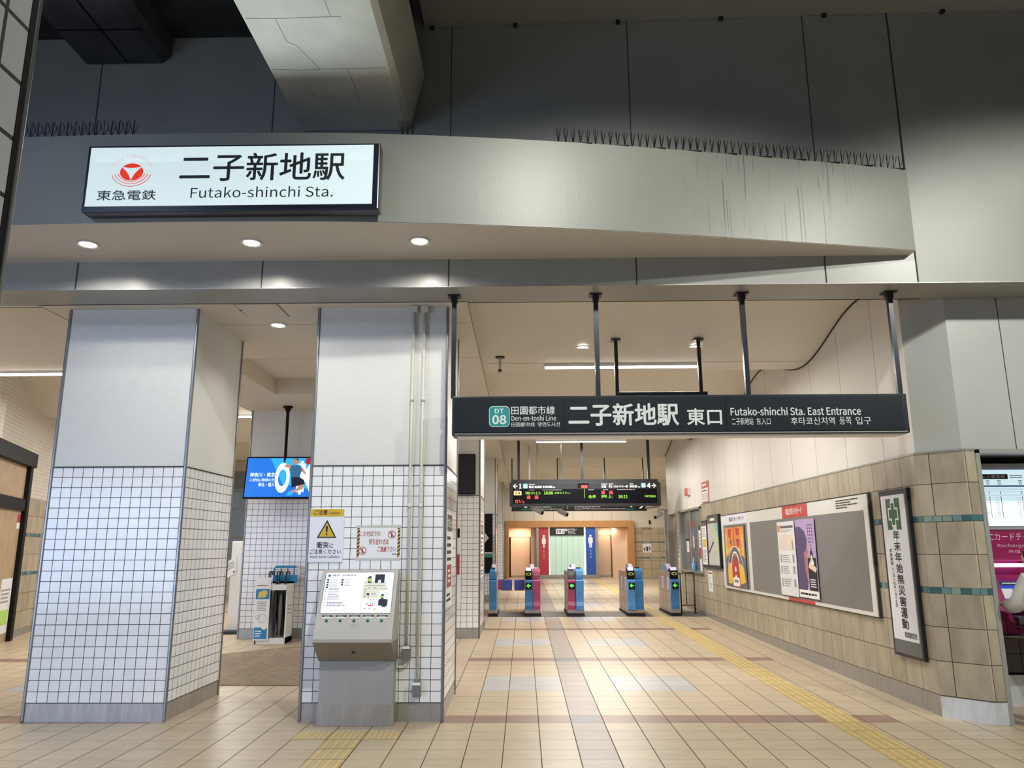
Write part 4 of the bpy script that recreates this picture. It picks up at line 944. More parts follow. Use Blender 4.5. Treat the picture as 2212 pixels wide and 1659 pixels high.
b = MB(); b.lathe((3.87, 18.05, 1.245), [(.018, 0), (.018, .03), (.007, .032), (.007, .08)], m_white, 12); b.cyl((3.87, 18.05, 1.32), (3.87, 18.14, 1.315), .007, m_white, 8); b.build('pump', t, smooth=True)
t = thing('door_1', 'pale recessed office doorway left of the counter window', 'door', (3.95, 20.4, 0), kind='structure')
MB().box((4.02, 19.75, fz(20)), (4.06, 21.1, 2.42), mat('office_door', (.45, .43, .38), .5)).build('door_leaf', t)
MB().box((3.88, 19.56, fz(19.6)), (4.08, 19.86, 2.43), mat('jamb_ivory', (.60, .57, .49), .4)).box((3.88, 21.08, fz(21)), (4.08, 21.2, 2.43), m_frame_a).build('door_frame', t)
t = thing('jamb_notice', 'vertical paper strip with handwriting on the ivory office doorpost', 'notice', (3.9, 19.56, 1.3)); b = MB(); P = Pl((3.90, 19.555, 1.2)); b.box((3.878, 19.60, 1.25), (3.881, 19.80, 2.0), m_paper)
for k in range(7): b.box((3.876, 19.65, 1.32+.095*k), (3.879, 19.75, 1.37+.095*k), m_gline)
b.build('sheet', t)

# ================================================================== TICKET GATES
m_gblue = mat('gate_blue', (.035, .18, .44), .22, var=.02); m_gblue2 = mat('gate_blue_light', (.07, .27, .62), .22, var=.02); m_gpink = mat('gate_pink', (.38, .055, .155), .22, var=.02)
m_gside = mat('gate_side', (.42, .34, .29), .30, .7, var=.06, scale=3); m_lilac = mat('gate_lilac', (.42, .42, .62), .3); m_flap = mat('gate_flap', (.07, .10, .42), .3); m_scr = mat('gate_screen', (.3, .3, .8), .3, emis=(.45, .42, .95), es=1.0, var=0); m_ggreen = emit('arrow_green', (.10, .85, .05), 1.0); m_gy = mat('reader_ring', (.70, .78, .20), .3, emis=(.7, .8, .2), es=.3, var=0)
GP = [(.03, .13), (.045, .22), (.07, .30), (.06, .40), (.01, .52), (-.02, .62), (-.02, .74), (.0, .765), (.16, .765), (.16, .13)]
HP = [(.07, .765), (.16+.4, .765), (.56, .93), (.30, .96), (.22, 1.0), (.13, .99), (.08, .94), (.06, .86)]
def half(t, x0, x1, yf, z0, color, head, arrow=None, reader=False, push=0):
    yf = yf-push
    b = MB(); b.prism([(x0, yf+y, z0+z) for y, z in GP], (x1-x0, 0, 0), color); fp = b.build('front_panel', t, bevel=.008)
    b = MB(); b.prism([(x0+.008, yf+y, z0+z) for y, z in HP], (x1-x0-.016, 0, 0), m_black if reader == 'black' else (mat('reader_grey', (.10, .10, .11), .2) if reader == 'grey' else head)); hd = b.build('head', t, bevel=.015)
    P = Pl((x0, yf-.022, z0))
    if arrow:
        w = x1-x0; b = MB(); P.rect(b, w/2-.066, .565, w/2+.066, .70, m_black, .004)
        cx, cz = w/2, .6425; b2 = P
        P.poly(b, [(cx-.048, cz), (cx-.005, cz-.044), (cx+.012, cz-.032), (cx-.012, cz-.010), (cx+.045, cz-.010), (cx+.045, cz+.010), (cx-.012, cz+.010), (cx+.012, cz+.032), (cx-.005, cz+.044)], m_ggreen, .006)
        if arrow == 2: P.ring(b, cx+.018, cz, .030, .008, m_ggreen, .0065, 0, 360, 12)
        b.build('arrow_display', fp)
    if reader == 'black':
        b = MB(); b.hexa([(x0+.02, yf+.07, z0+.955), (x1-.03, yf+.07, z0+.955), (x1-.03, yf+.16, z0+1.015), (x0+.02, yf+.16, z0+1.015), (x0+.02, yf+.065, z0+.962), (x1-.03, yf+.065, z0+.962), (x1-.03, yf+.155, z0+1.022), (x0+.02, yf+.155, z0+1.022)], m_scr); b.build('screen', hd)
        P2 = Pl((x0, yf+.056, z0)); b = MB(); P2.ring(b, (x1-x0)/2, .885, .055, .014, m_gy, .006, 0, 360, 20, .55); b.build('card_reader_ring', hd)
    elif reader == 'grey':
        b = MB(); b.hexa([(x0+.03, yf+.09, z0+.99), (x1-.03, yf+.09, z0+.99), (x1-.03, yf+.16, z0+1.02), (x0+.03, yf+.16, z0+1.02), (x0+.03, yf+.085, z0+.995), (x1-.03, yf+.085, z0+.995), (x1-.03, yf+.155, z0+1.027), (x0+.03, yf+.155, z0+1.027)], m_scr); b.build('screen', hd)
    else:
        MB().box((x0+.03, yf+.22, z0+.96), (x1-.04, yf+.34, z0+1.02), m_white if color is m_gpink else m_black).build('ticket_slot', hd, bevel=.004)
def gate(xa, xb, label, halves, yf=17.25, hump=m_gblue, L=1.55):
    z0 = fz(yf); t = thing('ticket_gate', label, 'ticket gate', ((xa+xb)/2, yf, z0))
    MB().hexa([(xa-.02, yf-.02, z0), (xb+.02, yf-.02, z0), (xb+.02, yf+L+.03, z0), (xa-.02, yf+L+.03, z0), (xa+.005, yf+.01, z0+.065), (xb-.005, yf+.01, z0+.065), (xb-.005, yf+L, z0+.065), (xa+.005, yf+L, z0+.065)], m_black).build('base', t)
    MB().box((xa, yf+.015, z0+.065), (xb, yf+L, z0+.135), m_steelbase).build('kick_plate', t)
    b = MB(); b.box((xa+.006, yf+.12, z0+.135), (xb-.006, yf+L, z0+.93), m_gside); b.box((xa+.0045, yf+.12, z0+.50), (xb-.0045, yf+L, z0+.505), m_seam)
    for yq in (.62, 1.05): b.box((xa+.0045, yf+yq, z0+.135), (xb-.0045, yf+yq+.005, z0+.93), m_seam)
    b.build('side_body', t, bevel=.004)
    b = MB()
    for yq in (.22, .86): b.box((xa-.004, yf+yq, z0+.52), (xb+.004, yf+yq+.2, z0+.80), m_lilac)
    b.build('sensor_window', t, bevel=.01)
    xm = (xa+xb)/2; b = MB(); pr = [(.62, .93)] + [(.90+.28*math.cos(math.radians(a)), .93+.155*math.sin(math.radians(a))) for a in range(170, 5, -15)] + [(1.18, .93)]
    b.prism([(xm-.05, yf+y, z0+z) for y, z in pr][::-1], (.10, 0, 0), mat('gate_hump', (.45, .42, .48), .25)); b.build('sensor_arch', t, bevel=.01)
    b = MB(); b.prism([(xm-.056, yf+y, z0+z) for y, z in pr][::-1], (.006, 0, 0), hump); b.build('arch_side', t)
    for h_ in halves: half(t, *h_[:2], yf, z0, *h_[2:])
    return t
gate(-.77, -.59, 'leftmost ticket gate, narrow blue unit against the column', [(-.755, -.60, m_gblue, m_gblue)])
gate(.016, .356, 'ticket gate with left half blue and right half pink', [(.02, .184, m_gblue, m_gblue, 1, 'black'), (.188, .352, m_gpink, m_gpink)], hump=m_gpink)
gate(.946, 1.295, 'ticket gate with dark pink left half and light blue right half', [(.95, 1.118, m_gpink, m_gpink, 2, 'grey'), (1.122, 1.291, m_gblue2, m_gblue2, None, False, .05)])
gate(2.239, 2.595, 'all-blue double ticket gate right of the middle', [(2.243, 2.415, m_gblue2, m_gblue, 1, 'black', .05), (2.419, 2.591, m_gblue, m_gblue)])
gate(3.178, 3.37, 'rightmost single blue ticket gate beside the railing', [(3.182, 3.366, m_gblue, m_gblue, 1, 'black')])
def flap(x0, x1, label, g):
    z = fz(17.9); t = thing('gate_flap', label, 'gate flap', ((x0+x1)/2, 17.9, z+.46), g)
    MB().box((x0, 17.88, z+.50), (x1, 17.91, z+.74), m_flap).build('panel', t, bevel=.02)
    hx0, hx1 = (-.589, x0) if x0 < -.4 else (x1-.01, .015)
    MB().box((hx0, 17.883, z+.52), (hx1, 17.907, z+.73), m_gpink).build('hinge_arm', t)
    return t
flap(-.50, -.27, 'blue padded flap reaching right from the leftmost gate', None); flap(-.22, .0, 'blue padded flap reaching left from the blue and pink gate', None)
t = thing('barrier_rail', 'brown steel railing between the last gate and the right wall', 'railing', (3.60, 17.8, fz(17.8))); z = fz(17.8); m_rail = mat('rail_brown', (.16, .125, .10), .35, .7)
b = MB()
for x in (3.50, 3.62, 3.80): b.cyl((x, 17.8, z+(.0 if x != 3.62 else .18)), (x, 17.8, z+.88), .018 if x != 3.62 else .010, m_rail, 10)
b.build('post', t, smooth=True); b = MB(); b.cyl((3.44, 17.8, z+.88), (3.81, 17.8, z+.88), .018, m_rail, 10); b.cyl((3.50, 17.8, z+.18), (3.80, 17.8, z+.18), .012, m_rail, 10); b.build('rail', t, smooth=True)
MB().cyl((3.80, 17.8, z), (3.80, 17.8, z+.015), .05, m_rail, 16).build('foot', t)

# ================================================================== DEPARTURE BOARD
t = thing('departure_board', 'black LED departure board with clock hanging above the gates', 'departure board', (1.5, 18.9, 2.56))
m_cas = mat('board_case', (.022, .023, .027), .5, spec=.3); m_led = mat('led_face', (.003, .003, .006), .6, var=0, spec=.1)
MB().box((-.335, 18.9, 2.555), (3.345, 19.15, 3.12), m_cas).build('case', t, bevel=.01)
b = MB(); b.box((-.30, 18.93, 3.12), (3.29, 19.13, 3.20), m_cas); b.build('top_housing', t)
b = MB(); b.box((-.25, 18.894, 2.62), (3.25, 18.902, 2.965), m_led); b.box((1.33, 18.893, 2.99), (1.60, 18.902, 3.10), m_led); b.build('led_panel', t)
P = Pl((-.335, 18.893, 2.555)); b = MB(); lr = emit('led_red', (1, .05, .05), 1.6); lg = emit('led_green', (.20, .48, .03), .6); lo = emit('led_orange', (1, .62, .25), 1.0); lw = mat('lit_white', (.8, .8, .8), .4, emis=(.9, .9, .9), es=.5, var=0)
def TB(s_, x0, z0, x1, z1, m, bold=.01): text(b, P, s_, x0, z0, x1-x0, z1-z0, m, .002, bold)
sx = 3.68/1640.; px = lambda v: (v-317)*sx; pz = lambda v: (765-v)*(.565/270.)
TB('溝の口', px(483), pz(632), px(648), pz(598), lg); TB('16:06', px(690), pz(632), px(787), pz(598), lg); TB('お待ち下さい。', px(805), pz(626), px(975), pz(602), lg)
TB('通　過', px(503), pz(682), px(628), pz(642), lr, .015); TB('通　過', px(1311), pz(632), px(1438), pz(592), lr, .015); TB('さい。', px(378), pz(728), px(475), pz(690), lr, .02)
TB('各停', px(1172), pz(678), px(1250), pz(640), lg); TB('押上', px(1311), pz(678), px(1434), pz(640), lg); TB('16:11', px(1497), pz(678), px(1595), pz(642), lg); TB('半蔵門線直通', px(1780), pz(670), px(1898), pz(645), lg, .03)
P.rect(b, px(363), pz(638), px(445), pz(594), lo, .001); TB('各停', px(376), pz(630), px(434), pz(602), m_ink, .03); TB('16:05', px(1095), pz(556), px(1163), pz(528), lr, .03)
P.rect(b, px(1128), pz(675), px(1132), pz(566), lg, .001); b.build('led_text', t)
b = MB()
TB('鷺沼 長津田 中央林間', px(527), pz(556), px(780), pz(531), lw, .015); TB('方面', px(786), pz(556), px(812), pz(543), lw, .01); TB('渋谷', px(1316), pz(556), px(1368), pz(530), lw, .015); TB('押上〈スカイツリー前〉', px(1395), pz(556), px(1605), pz(530), lw, .01); TB('春日部', px(1622), pz(556), px(1700), pz(530), lw, .015); TB('方面', px(1707), pz(556), px(1735), pz(543), lw, .01)
for a, c in ((527, 590), (1316, 1380), (1395, 1445), (1622, 1660)): TB('田園都市線', px(a), pz(520), px(c), pz(510), lw)
for a, c in ((366, 440), (527, 590), (678, 888), (1172, 1240), (1332, 1390), (1484, 1700)): P.lines(b, px(a), pz(586), px(c), pz(573), 1, m_gline, .001, .5, .1)
TB('1', px(424), pz(560), px(440), pz(508), lw, .02); TB('4', px(1812), pz(557), px(1846), pz(508), lw, .02)
for s_, cx in ((-1, px(378)), (1, px(1885))):
    cz = pz(534); q = [(cx+s_*.055, cz), (cx, cz+.055), (cx-s_*.018, cz+.045), (cx+s_*.018, cz+.010), (cx-s_*.055, cz+.010), (cx-s_*.055, cz-.010), (cx+s_*.018, cz-.010), (cx-s_*.018, cz-.045), (cx, cz-.055)]
    P.poly(b, q[::-1] if s_ > 0 else q, lw, .002)
b.build('header_text', t)
b = MB(); rrect(b, P, px(462), pz(560), px(514), pz(506), .02, mat('line_cyan', (.08, .42, .45), .4, emis=(.1, .5, .55), es=.3, var=0), .001); rrect(b, P, px(1745), pz(558), px(1798), pz(504), .02, MATS['line_cyan'], .001)
TB('DT', px(476), pz(528), px(502), pz(514), lw, .01); TB('08', px(474), pz(554), px(503), pz(533), lw, .02); TB('DT', px(1758), pz(526), px(1784), pz(512), lw, .01); TB('08', px(1757), pz(552), px(1786), pz(531), lw, .02); b.build('line_symbols', t)
for x in (-.113, 1.45, 3.09):
    MB().box((x-.032, 18.98, 3.19), (x+.032, 19.05, wave(19)), m_dark).box((x-.06, 18.95, wave(19)-.05), (x+.06, 19.09, wave(19)), m_black).build('hanging_pole', t)
# guide sign behind it
t = thing('direction_sign', 'wide black platform direction sign half hidden behind the departure board', 'sign', (1.6, 22.5, 2.6))
MB().box((-.346, 22.5, 2.60), (3.567, 22.68, 3.0), m_dark).build('case', t); P = Pl((-.346, 22.498, 2.60)); b = MB()
TB('for Saginuma, Nagatsuta,', .55, .095, 1.15, .135, lw); TB('Chuo-rinkan (Den-en-toshi Line)', .55, .035, 1.32, .075, lw); TB('for Shibuya (Den-en-toshi Line),', 1.82, .095, 2.57, .135, lw); TB('Oshiage ‘SKYTREE’ (Hanzomon Line), Kasukabe (Tobu Line)', 1.82, .035, 3.27, .075, lw)
TB('1', .38, .11, .44, .30, lw, .02); TB('4', 3.36, .11, 3.50, .30, lw, .02)
P.rect(b, .28, .025, .53, .07, m_tealsign, .002); P.rect(b, 3.29, .025, 3.55, .07, m_tealsign, .002); P.rect(b, 1.62, .05, 1.63, .35, lw, .002)
P.poly(b, [(.05, .16), (.09, .11), (.13, .15), (.10, .22)], lw, .002); P.poly(b, [(3.68, .06), (3.74, .06), (3.84, .16), (3.78, .16)], lw, .002)
b.build('lettering', t)
for x in (-.33, 1.0, 2.38, 3.5): MB().box((x-.015, 22.56, 3.0), (x+.015, 22.6, wave(22.5)), m_dark).build('hanging_pole', t)
for x, y in ((.16, 20.4), (1.05, 22.0)):
    t = thing('ceiling_pipe', 'thin white pipe hanging from the ceiling behind the departure board, %s' % ('left' if x < .5 else 'right'), 'pipe', (x, y, 3.0)); MB().cyl((x, y, 2.95), (x, y, wave(y)), .028, m_white, 12).build('pipe', t, smooth=True)
def camera_(x, y, z, label, flip=1):
    t = thing('security_camera', label, 'security camera', (x, y, z)); d = Vector((.75*flip, -.65, -.45)).normalized(); c = Vector((x, y, z))
    q = d.cross(Vector((0, 0, 1))).normalized(); r = q.cross(d)
    P8 = [c+d*a+q*e*.05+r*f*.055 for f in (-1, 1) for a, e in ((-.13, -1), (.16, -1), (.16, 1), (-.13, 1))]
    MB().hexa(P8, mat('camera_white', (.55, .54, .52), .4)).build('housing', t, bevel=.008)
    MB().cyl(c+d*.161, c+d*.17, .045, m_black, 16).build('lens', t)
    MB().tube([c-d*.02+r*.05, c+Vector((0, 0, .14)), Vector((x, y, wave(y)-.005)) if flip > 0 else Vector((3.95, y, z+.14))], .016, mat('bracket_grey', (.3, .3, .29), .5), 8).build('bracket', t)
camera_(.37, 20, 2.50, 'white security camera under the departure board, left of the other'); camera_(1.0, 20, 2.45, 'white security camera under the departure board, right of the other')
camera_(3.66, 21.15, 2.42, 'grey camera at the end of the panel wall by the office door', -1)
t = thing('wall_monitor', 'small grey-framed screen hanging by the end of the panel wall', 'monitor', (3.5, 22, 2.6)); MB().hexa([(3.42, 21.9, 2.62), (3.85, 22.1, 2.66), (3.86, 22.16, 2.66), (3.43, 21.96, 2.62), (3.42, 21.95, 3.0), (3.85, 22.15, 3.12), (3.86, 22.21, 3.12), (3.43, 22.01, 3.0)], m_frame_a).build('casing', t)
MB().hexa([(3.46, 21.905, 2.68), (3.81, 22.065, 2.72), (3.82, 22.1, 2.72), (3.47, 21.96, 2.68), (3.46, 21.935, 2.96), (3.81, 22.105, 3.05), (3.82, 22.15, 3.05), (3.47, 22.0, 2.96)], mat('screen_pale', (.6, .62, .6), .3, emis=(.7, .72, .7), es=.4, var=0)).build('screen', t)
t = thing('sprinkler', 'small capped pipe fitting hanging from the wavy ceiling left of the light strip', 'ceiling fitting', (-.30, 10.0, 3.95)); zq = wave(10.0)
MB().cyl((-.30, 10, zq-.17), (-.30, 10, zq), .020, mat('frosted', (.5, .5, .48), .3), 12).box((-.36, 9.96, zq-.012), (-.24, 10.04, zq), m_dark).cyl((-.30, 10, zq-.20), (-.30, 10, zq-.17), .026, m_dark, 12).build('fitting', t)

# ================================================================== BACK WALL AND RESTROOMS
m_backpanel = mat('back_panel', (.66, .60, .50), .5, var=.01)
m_bt = tiles('back_tile', (.48, .40, .27), (.22, .18, .12), .36, .36, 4.62, .31, .016, .5, .08, .1, 3)
m_bteal = tiles('back_teal', None, (.3, .27, .2), .16, .3, 0, 0, .02, .4, palette=[(.10, .16, .15), (.3, .3, .22), (.12, .18, .17), (.14, .2, .18)])
b = MB(); b.box((-6, 33.1, 2.66), (8, 33.5, 4.3), m_backpanel); b.box((4.62, 33.1, 2.38), (8, 33.5, 2.66), m_backpanel); b.box((-6, 33.1, .2), (-.76, 33.5, 2.66), m_backpanel)
b.box((4.62, 33.1, .2), (8, 33.5, 1.10), m_bt); b.box((4.62, 33.1, 1.10), (8, 33.5, 1.17), m_bteal); b.box((4.62, 33.1, 1.17), (8, 33.5, 1.74), m_bt); b.box((4.62, 33.1, 1.74), (8, 33.5, 1.81), m_bteal); b.box((4.62, 33.1, 1.81), (8, 33.5, 2.38), m_bt)
for k in range(8): b.box((-1.2+.82*k, 33.095, 2.66), (-1.19+.82*k, 33.105, 4.2), m_softseam)
b.build('wall_back', kind='structure')
m_wood = mat('wood_frame', (.46, .225, .075), .45, var=.10, scale=3, aniso=(8, 1, 1)); m_inpink = mat('restroom_panel', (.72, .52, .38), .55, var=.02)
t = thing('restroom_front', 'wood-framed restroom entrance with two doorways at the far end', 'restroom entrance', (1.95, 33, fz(33)))
b = MB(); z0 = fz(33); b.box((-.77, 32.85, 2.40), (4.63, 33.15, 2.665), m_wood); b.box((-.77, 32.85, z0), (-.63, 33.15, 2.40), m_wood); b.box((4.36, 32.85, z0), (4.63, 33.15, 2.40), m_wood); b.build('wood_frame', t)
b = MB(); b.box((-.63, 35.0, z0), (4.36, 35.1, 2.40), m_inpink); b.box((-.63, 33.16, 2.38), (4.36, 35, 2.40), m_inpink); b.box((-.66, 33.1, z0), (-.63, 35, 2.4), m_inpink); b.box((4.36, 33.1, z0), (4.39, 35, 2.4), m_inpink)
b.box((.30, 33.3, z0), (.53, 35, 2.4), m_inpink); b.box((3.78, 33.5, z0), (4.36, 35, 2.4), m_inpink); b.build('inner_walls', t)
b = MB(); b.box((-.56, 33.9, z0+.1), (.26, 33.94, 2.02), mat('restroom_door', (.74, .54, .40), .5)); b.box((-.56, 33.88, z0), (.26, 33.95, z0+.1), m_steelbase); b.build('door_left', t)
b = MB(); b.box((3.16, 33.9, z0+.1), (3.74, 33.94, 2.09), mat('restroom_door2', (.60, .44, .32), .5)); b.box((3.16, 33.88, z0), (3.74, 33.95, z0+.1), m_steelbase); b.build('door_right', t)
MB().box((-.63, 33.88, 2.02), (.30, 33.96, 2.4), m_inpink).build('door_head', t); MB().box((3.11, 33.88, 2.09), (3.8, 33.96, 2.4), m_inpink).build('door_head', t)
b = MB()
for x0_, x1_ in ((.53, .63), (3.0, 3.12)): b.box((x0_, 32.9, z0), (x1_, 33.2, 2.40), m_steelbase)
b.box((.53, 32.88, z0), (3.12, 33.15, z0+.15), m_steelbase); b.build('steel_plinth', t)
m_gp = mat('back_glass', (.48, .66, .56), .25, emis=(.66, .88, .74), es=.22, var=0)
b = MB(); b.box((1.05, 32.98, z0+.15), (2.61, 33.02, 2.06), m_gp)
for k in range(1, 6): b.box((1.09+.243*k, 32.972, z0+.15), (1.096+.243*k, 32.985, 2.05), mat('glass_joint', (.2, .3, .26), .5))
b.box((1.05, 32.975, z0+.15), (1.09, 32.985, 2.4), mat('glow_white', (.8, .85, .8), .4, emis=(1, 1, 1), es=.8, var=0)); b.box((2.53, 32.975, z0+.15), (2.60, 32.985, 2.4), MATS['glow_white']); b.build('glass_wall', t)
m_wred = mat('women_red', (.46, .035, .055), .4, var=0); m_wblue = mat('men_blue', (.02, .09, .42), .4, var=0)
b = MB(); b.box((.64, 32.94, z0+.15), (1.05, 32.98, 2.40), m_wred); b.build('red_panel', t); b = MB(); b.box((2.60, 32.94, z0+.15), (3.00, 32.98, 2.40), m_wblue); b.build('blue_panel', t)
P = Pl((.64, 32.938, z0)); b = MB(); cx = .205; P.disc(b, cx, 1.74, .048, m_white, .004); P.poly(b, [(cx-.02, 1.68), (cx-.06, 1.66), (cx-.10, 1.50), (cx-.075, 1.49), (cx-.05, 1.58), (cx-.09, 1.42), (cx-.04, 1.42), (cx-.03, 1.25), (cx+.03, 1.25), (cx+.04, 1.42), (cx+.09, 1.42), (cx+.05, 1.58), (cx+.075, 1.49), (cx+.10, 1.50), (cx+.06, 1.66), (cx+.02, 1.68)], m_white, .004)
for k in range(3): P.rect(b, cx-.025, 1.10-.13*k, cx+.025, 1.17-.13*k, mat('pale_red', (.6, .3, .32), .4), .004)
b.build('woman_symbol', t)
P = Pl((2.60, 32.938, z0)); b = MB(); cx = .20; P.disc(b, cx, 1.74, .048, m_white, .004); P.poly(b, [(cx-.06, 1.68), (cx-.09, 1.65), (cx-.10, 1.45), (cx-.07, 1.45), (cx-.06, 1.60), (cx-.055, 1.25), (cx-.01, 1.25), (cx, 1.45), (cx+.01, 1.25), (cx+.055, 1.25), (cx+.06, 1.60), (cx+.07, 1.45), (cx+.10, 1.45), (cx+.09, 1.65), (cx+.06, 1.68)], m_white, .004)
for k in range(3): P.rect(b, cx-.025, 1.10-.13*k, cx+.025, 1.17-.13*k, mat('pale_blue', (.3, .4, .65), .4), .004)
b.build('man_symbol', t)
b = MB(); b.box((1.09, 32.93, 2.06), (2.53, 32.98, 2.40), m_dark); b.build('sign_plate', t)
P = Pl((1.09, 32.928, 2.06)); b = MB(); P.rect(b, .27, .06, .51, .28, m_white, .003); P.poly(b, [(.32, .10), (.36, .10), (.37, .24), (.31, .24)], c_re, .004); P.poly(b, [(.42, .10), (.46, .10), (.47, .24), (.41, .24)], m_ink, .004); P.rect(b, .385, .07, .395, .27, m_ink, .004)
for x, z in ((.53, .18), (.65, .18), (.53, .06)): P.rect(b, x, z, x+.10, z+.10, m_white, .003); P.disc(b, x+.05, z+.05, .022, m_ink, .004, 10)
text(b, P, 'お手洗い', .78, .20, .36, .09, m_white, .003, .01); text(b, P, 'Restroom', .78, .125, .26, .05, m_white, .003, .01); text(b, P, '洗手间 화장실', .78, .055, .32, .05, m_white, .003); b.build('sign_print', t)
light('restroom_light', 'AREA', (-.15, 33.45, 2.36), 16, (1, .80, .62), (-.15, 33.6, 0), shape='RECTANGLE', size=.6, size_y=.4); light('restroom_light', 'AREA', (3.6, 33.45, 2.36), 16, (1, .80, .62), (3.6, 33.6, 0), shape='RECTANGLE', size=.6, size_y=.4)
t = thing('wall_poster', 'small square white poster on the tiled wall right of the restrooms', 'poster', (5.17, 33.09, 1.34)); P = Pl((4.99, 33.095, 1.34)); b = MB(); P.rect(b, 0, 0, .37, .37, m_white, .004); P.poly(b, [(.12, .24), (.26, .24), (.23, .18), (.23, .06), (.16, .06), (.16, .18)][::-1], m_ink, .006); P.rect(b, .05, .07, .11, .2, c_re, .006); P.rect(b, .27, .1, .33, .25, mat('sticker_blue', (.1, .2, .6), .4), .006); b.build('sheet', t)
t = thing('switch_box', 'tiny black switch box above the tiles near the far right corner', 'switch', (5.2, 33.1, 2.7)); MB().box((5.30, 33.05, 2.52), (5.36, 33.1, 2.68), m_black).box((5.0, 33.05, 2.33), (5.36, 33.1, 2.39), m_steelbase).build('box', t)
for x, y, z0_, z1_, c_, l_ in ((-.9, 33.095, 0, 0, 0, 0),): pass

# ================================================================== LEFT SIDE OF THE HALL
b = MB(); b.box((-14, 24.0, .1), (-10.0, 24.2, 4.4), m_wallpanel); b.box((-8.3, 24.0, .1), (-2.2, 24.2, 4.4), m_wallpanel); b.box((-10.0, 24.0, .1), (-8.3, 24.2, 1.0), m_wallpanel); b.box((-10.0, 24.0, 3.95), (-8.3, 24.2, 4.4), m_wallpanel); b.build('wall_left_back', kind='structure')
t = thing('window_2', 'tall daylight window at the back of the left hall, seen past the first column', 'window', (-9.1, 24.1, 1.0), kind='structure'); b = MB()
for x in (-10, -9.15, -8.36): b.box((x, 24.02, 1.0), (x+.06, 24.12, 3.95), m_frame_a)
for z in (1.0, 1.9, 2.75, 3.3, 3.9): b.box((-10, 24.03, z), (-8.3, 24.11, z+.05), m_frame_a)
b.build('window_frame', t); MB().box((-9.97, 24.06, 1.03), (-8.33, 24.066, 3.92), mat('pane', (.7, .8, .85), .05, var=0, alpha=.15)).build('glass_pane', t)
# hanging television
t = thing('hanging_television', 'ceiling-hung television showing a blue screen with OK and a ball player', 'television', (-4.2, 13.2, 2.42))
def lerp3(a, b_, s): return Vector(a)+(Vector(b_)-Vector(a))*s
TVo, TVu, TVv = Vector((-4.72, 13.02, 2.425)), Vector((1.24, .06, 0)), Vector((-.0, .10, .66))
P = Pl(TVo, TVu, TVv); b = MB(); P.rect(b, -.025, -.025, 1.265, .70, m_black, 0, -.07); b.build('casing', t, bevel=.006)
m_tvb = mat('tv_blue', (.01, .12, .55), .3, emis=(.01, .20, .80), es=.75, var=0); m_tvc = mat('tv_cyan', (.02, .35, .8), .3, emis=(.03, .45, .95), es=.75, var=0); m_tvw = mat('tv_white', (.8, .85, .9), .3, emis=(.75, .85, .95), es=.8, var=0)
b = MB(); P.rect(b, 0, 0, 1.24, .675, m_tvb, .003); P.poly(b, [(.30, .675), (.62, 0), (1.24, 0), (1.24, .675)][::-1] if False else [(.62, .22), (1.24, .10), (1.24, .675), (.38, .675)], m_tvc, .0036); b.build('screen', t)
b = MB(); P.ring(b, .61, .33, .125, .055, m_tvw, .005, 0, 360, 28, 2.1); text(b, P, 'K', .90, .08, .28, .50, m_tvw, .005, .022)
text(b, P, '神奈川・東京', .06, .345, .42, .075, m_tvw, .005, .02); text(b, P, 'に居住or勤務の方', .07, .265, .41, .055, m_tvw, .005, .01); text(b, P, '申込・借入', .22, .175, .27, .07, m_tvw, .005, .02); b.build('screen_text', t)
m_tsk = mat('tv_skin', (.6, .35, .25), .4, emis=(.6, .35, .25), es=.4, var=0); m_tjer = mat('tv_jersey', (.03, .15, .32), .4, emis=(.05, .2, .4), es=.4, var=0); m_tsh = mat('tv_shorts', (.015, .025, .07), .4, var=0)
b = MB(); P.poly(b, [(.75, .60), (.79, .56), (.85, .57), (.87, .62), (.85, .665), (.78, .665)], m_tsk, .0065); P.poly(b, [(.74, .54), (.70, .50), (.76, .40), (.76, .34), (.90, .34), (.92, .46), (.90, .54)][::-1] if False else [(.76, .34), (.90, .34), (.93, .46), (.90, .55), (.75, .55), (.72, .47)], m_tjer, .0066)
P.poly(b, [(.62, .52), (.74, .50), (.76, .55), (.66, .57)], m_tsk, .0064); P.poly(b, [(.90, .46), (1.00, .38), (1.0, .42), (.92, .53)], m_tsk, .0064)
P.poly(b, [(.76, .34), (.78, .16), (1.0, .22), (.98, .29), (.90, .34)], m_tsh, .0067); P.poly(b, [(.92, .24), (1.0, .22), (.98, .14), (.80, .06), (.74, .08), (.88, .15)], m_tsk, .0062); P.poly(b, [(.70, .02), (.80, .03), (.82, .08), (.74, .09)], m_tvc, .0072); P.poly(b, [(.76, .64), (.85, .665), (.86, .63), (.80, .66)], m_tsh, .007)
P.disc(b, 1.03, .62, .06, mat('tv_ball', (.45, .03, .05), .4, emis=(.4, .02, .04), es=.5, var=0), .0065, 14); b.build('player_picture', t)
b = MB(); b.cyl((-4.10, 13.16, 2.9), (-4.10, 13.16, 4.0), .026, m_black, 14); b.cyl((-4.10, 13.16, 3.975), (-4.10, 13.16, 4.0), .085, m_black, 20, .085); b.cyl((-4.10, 13.16, 3.90), (-4.10, 13.16, 3.975), .034, m_black, 14, .06); b.build('hanging_pole', t, smooth=False)
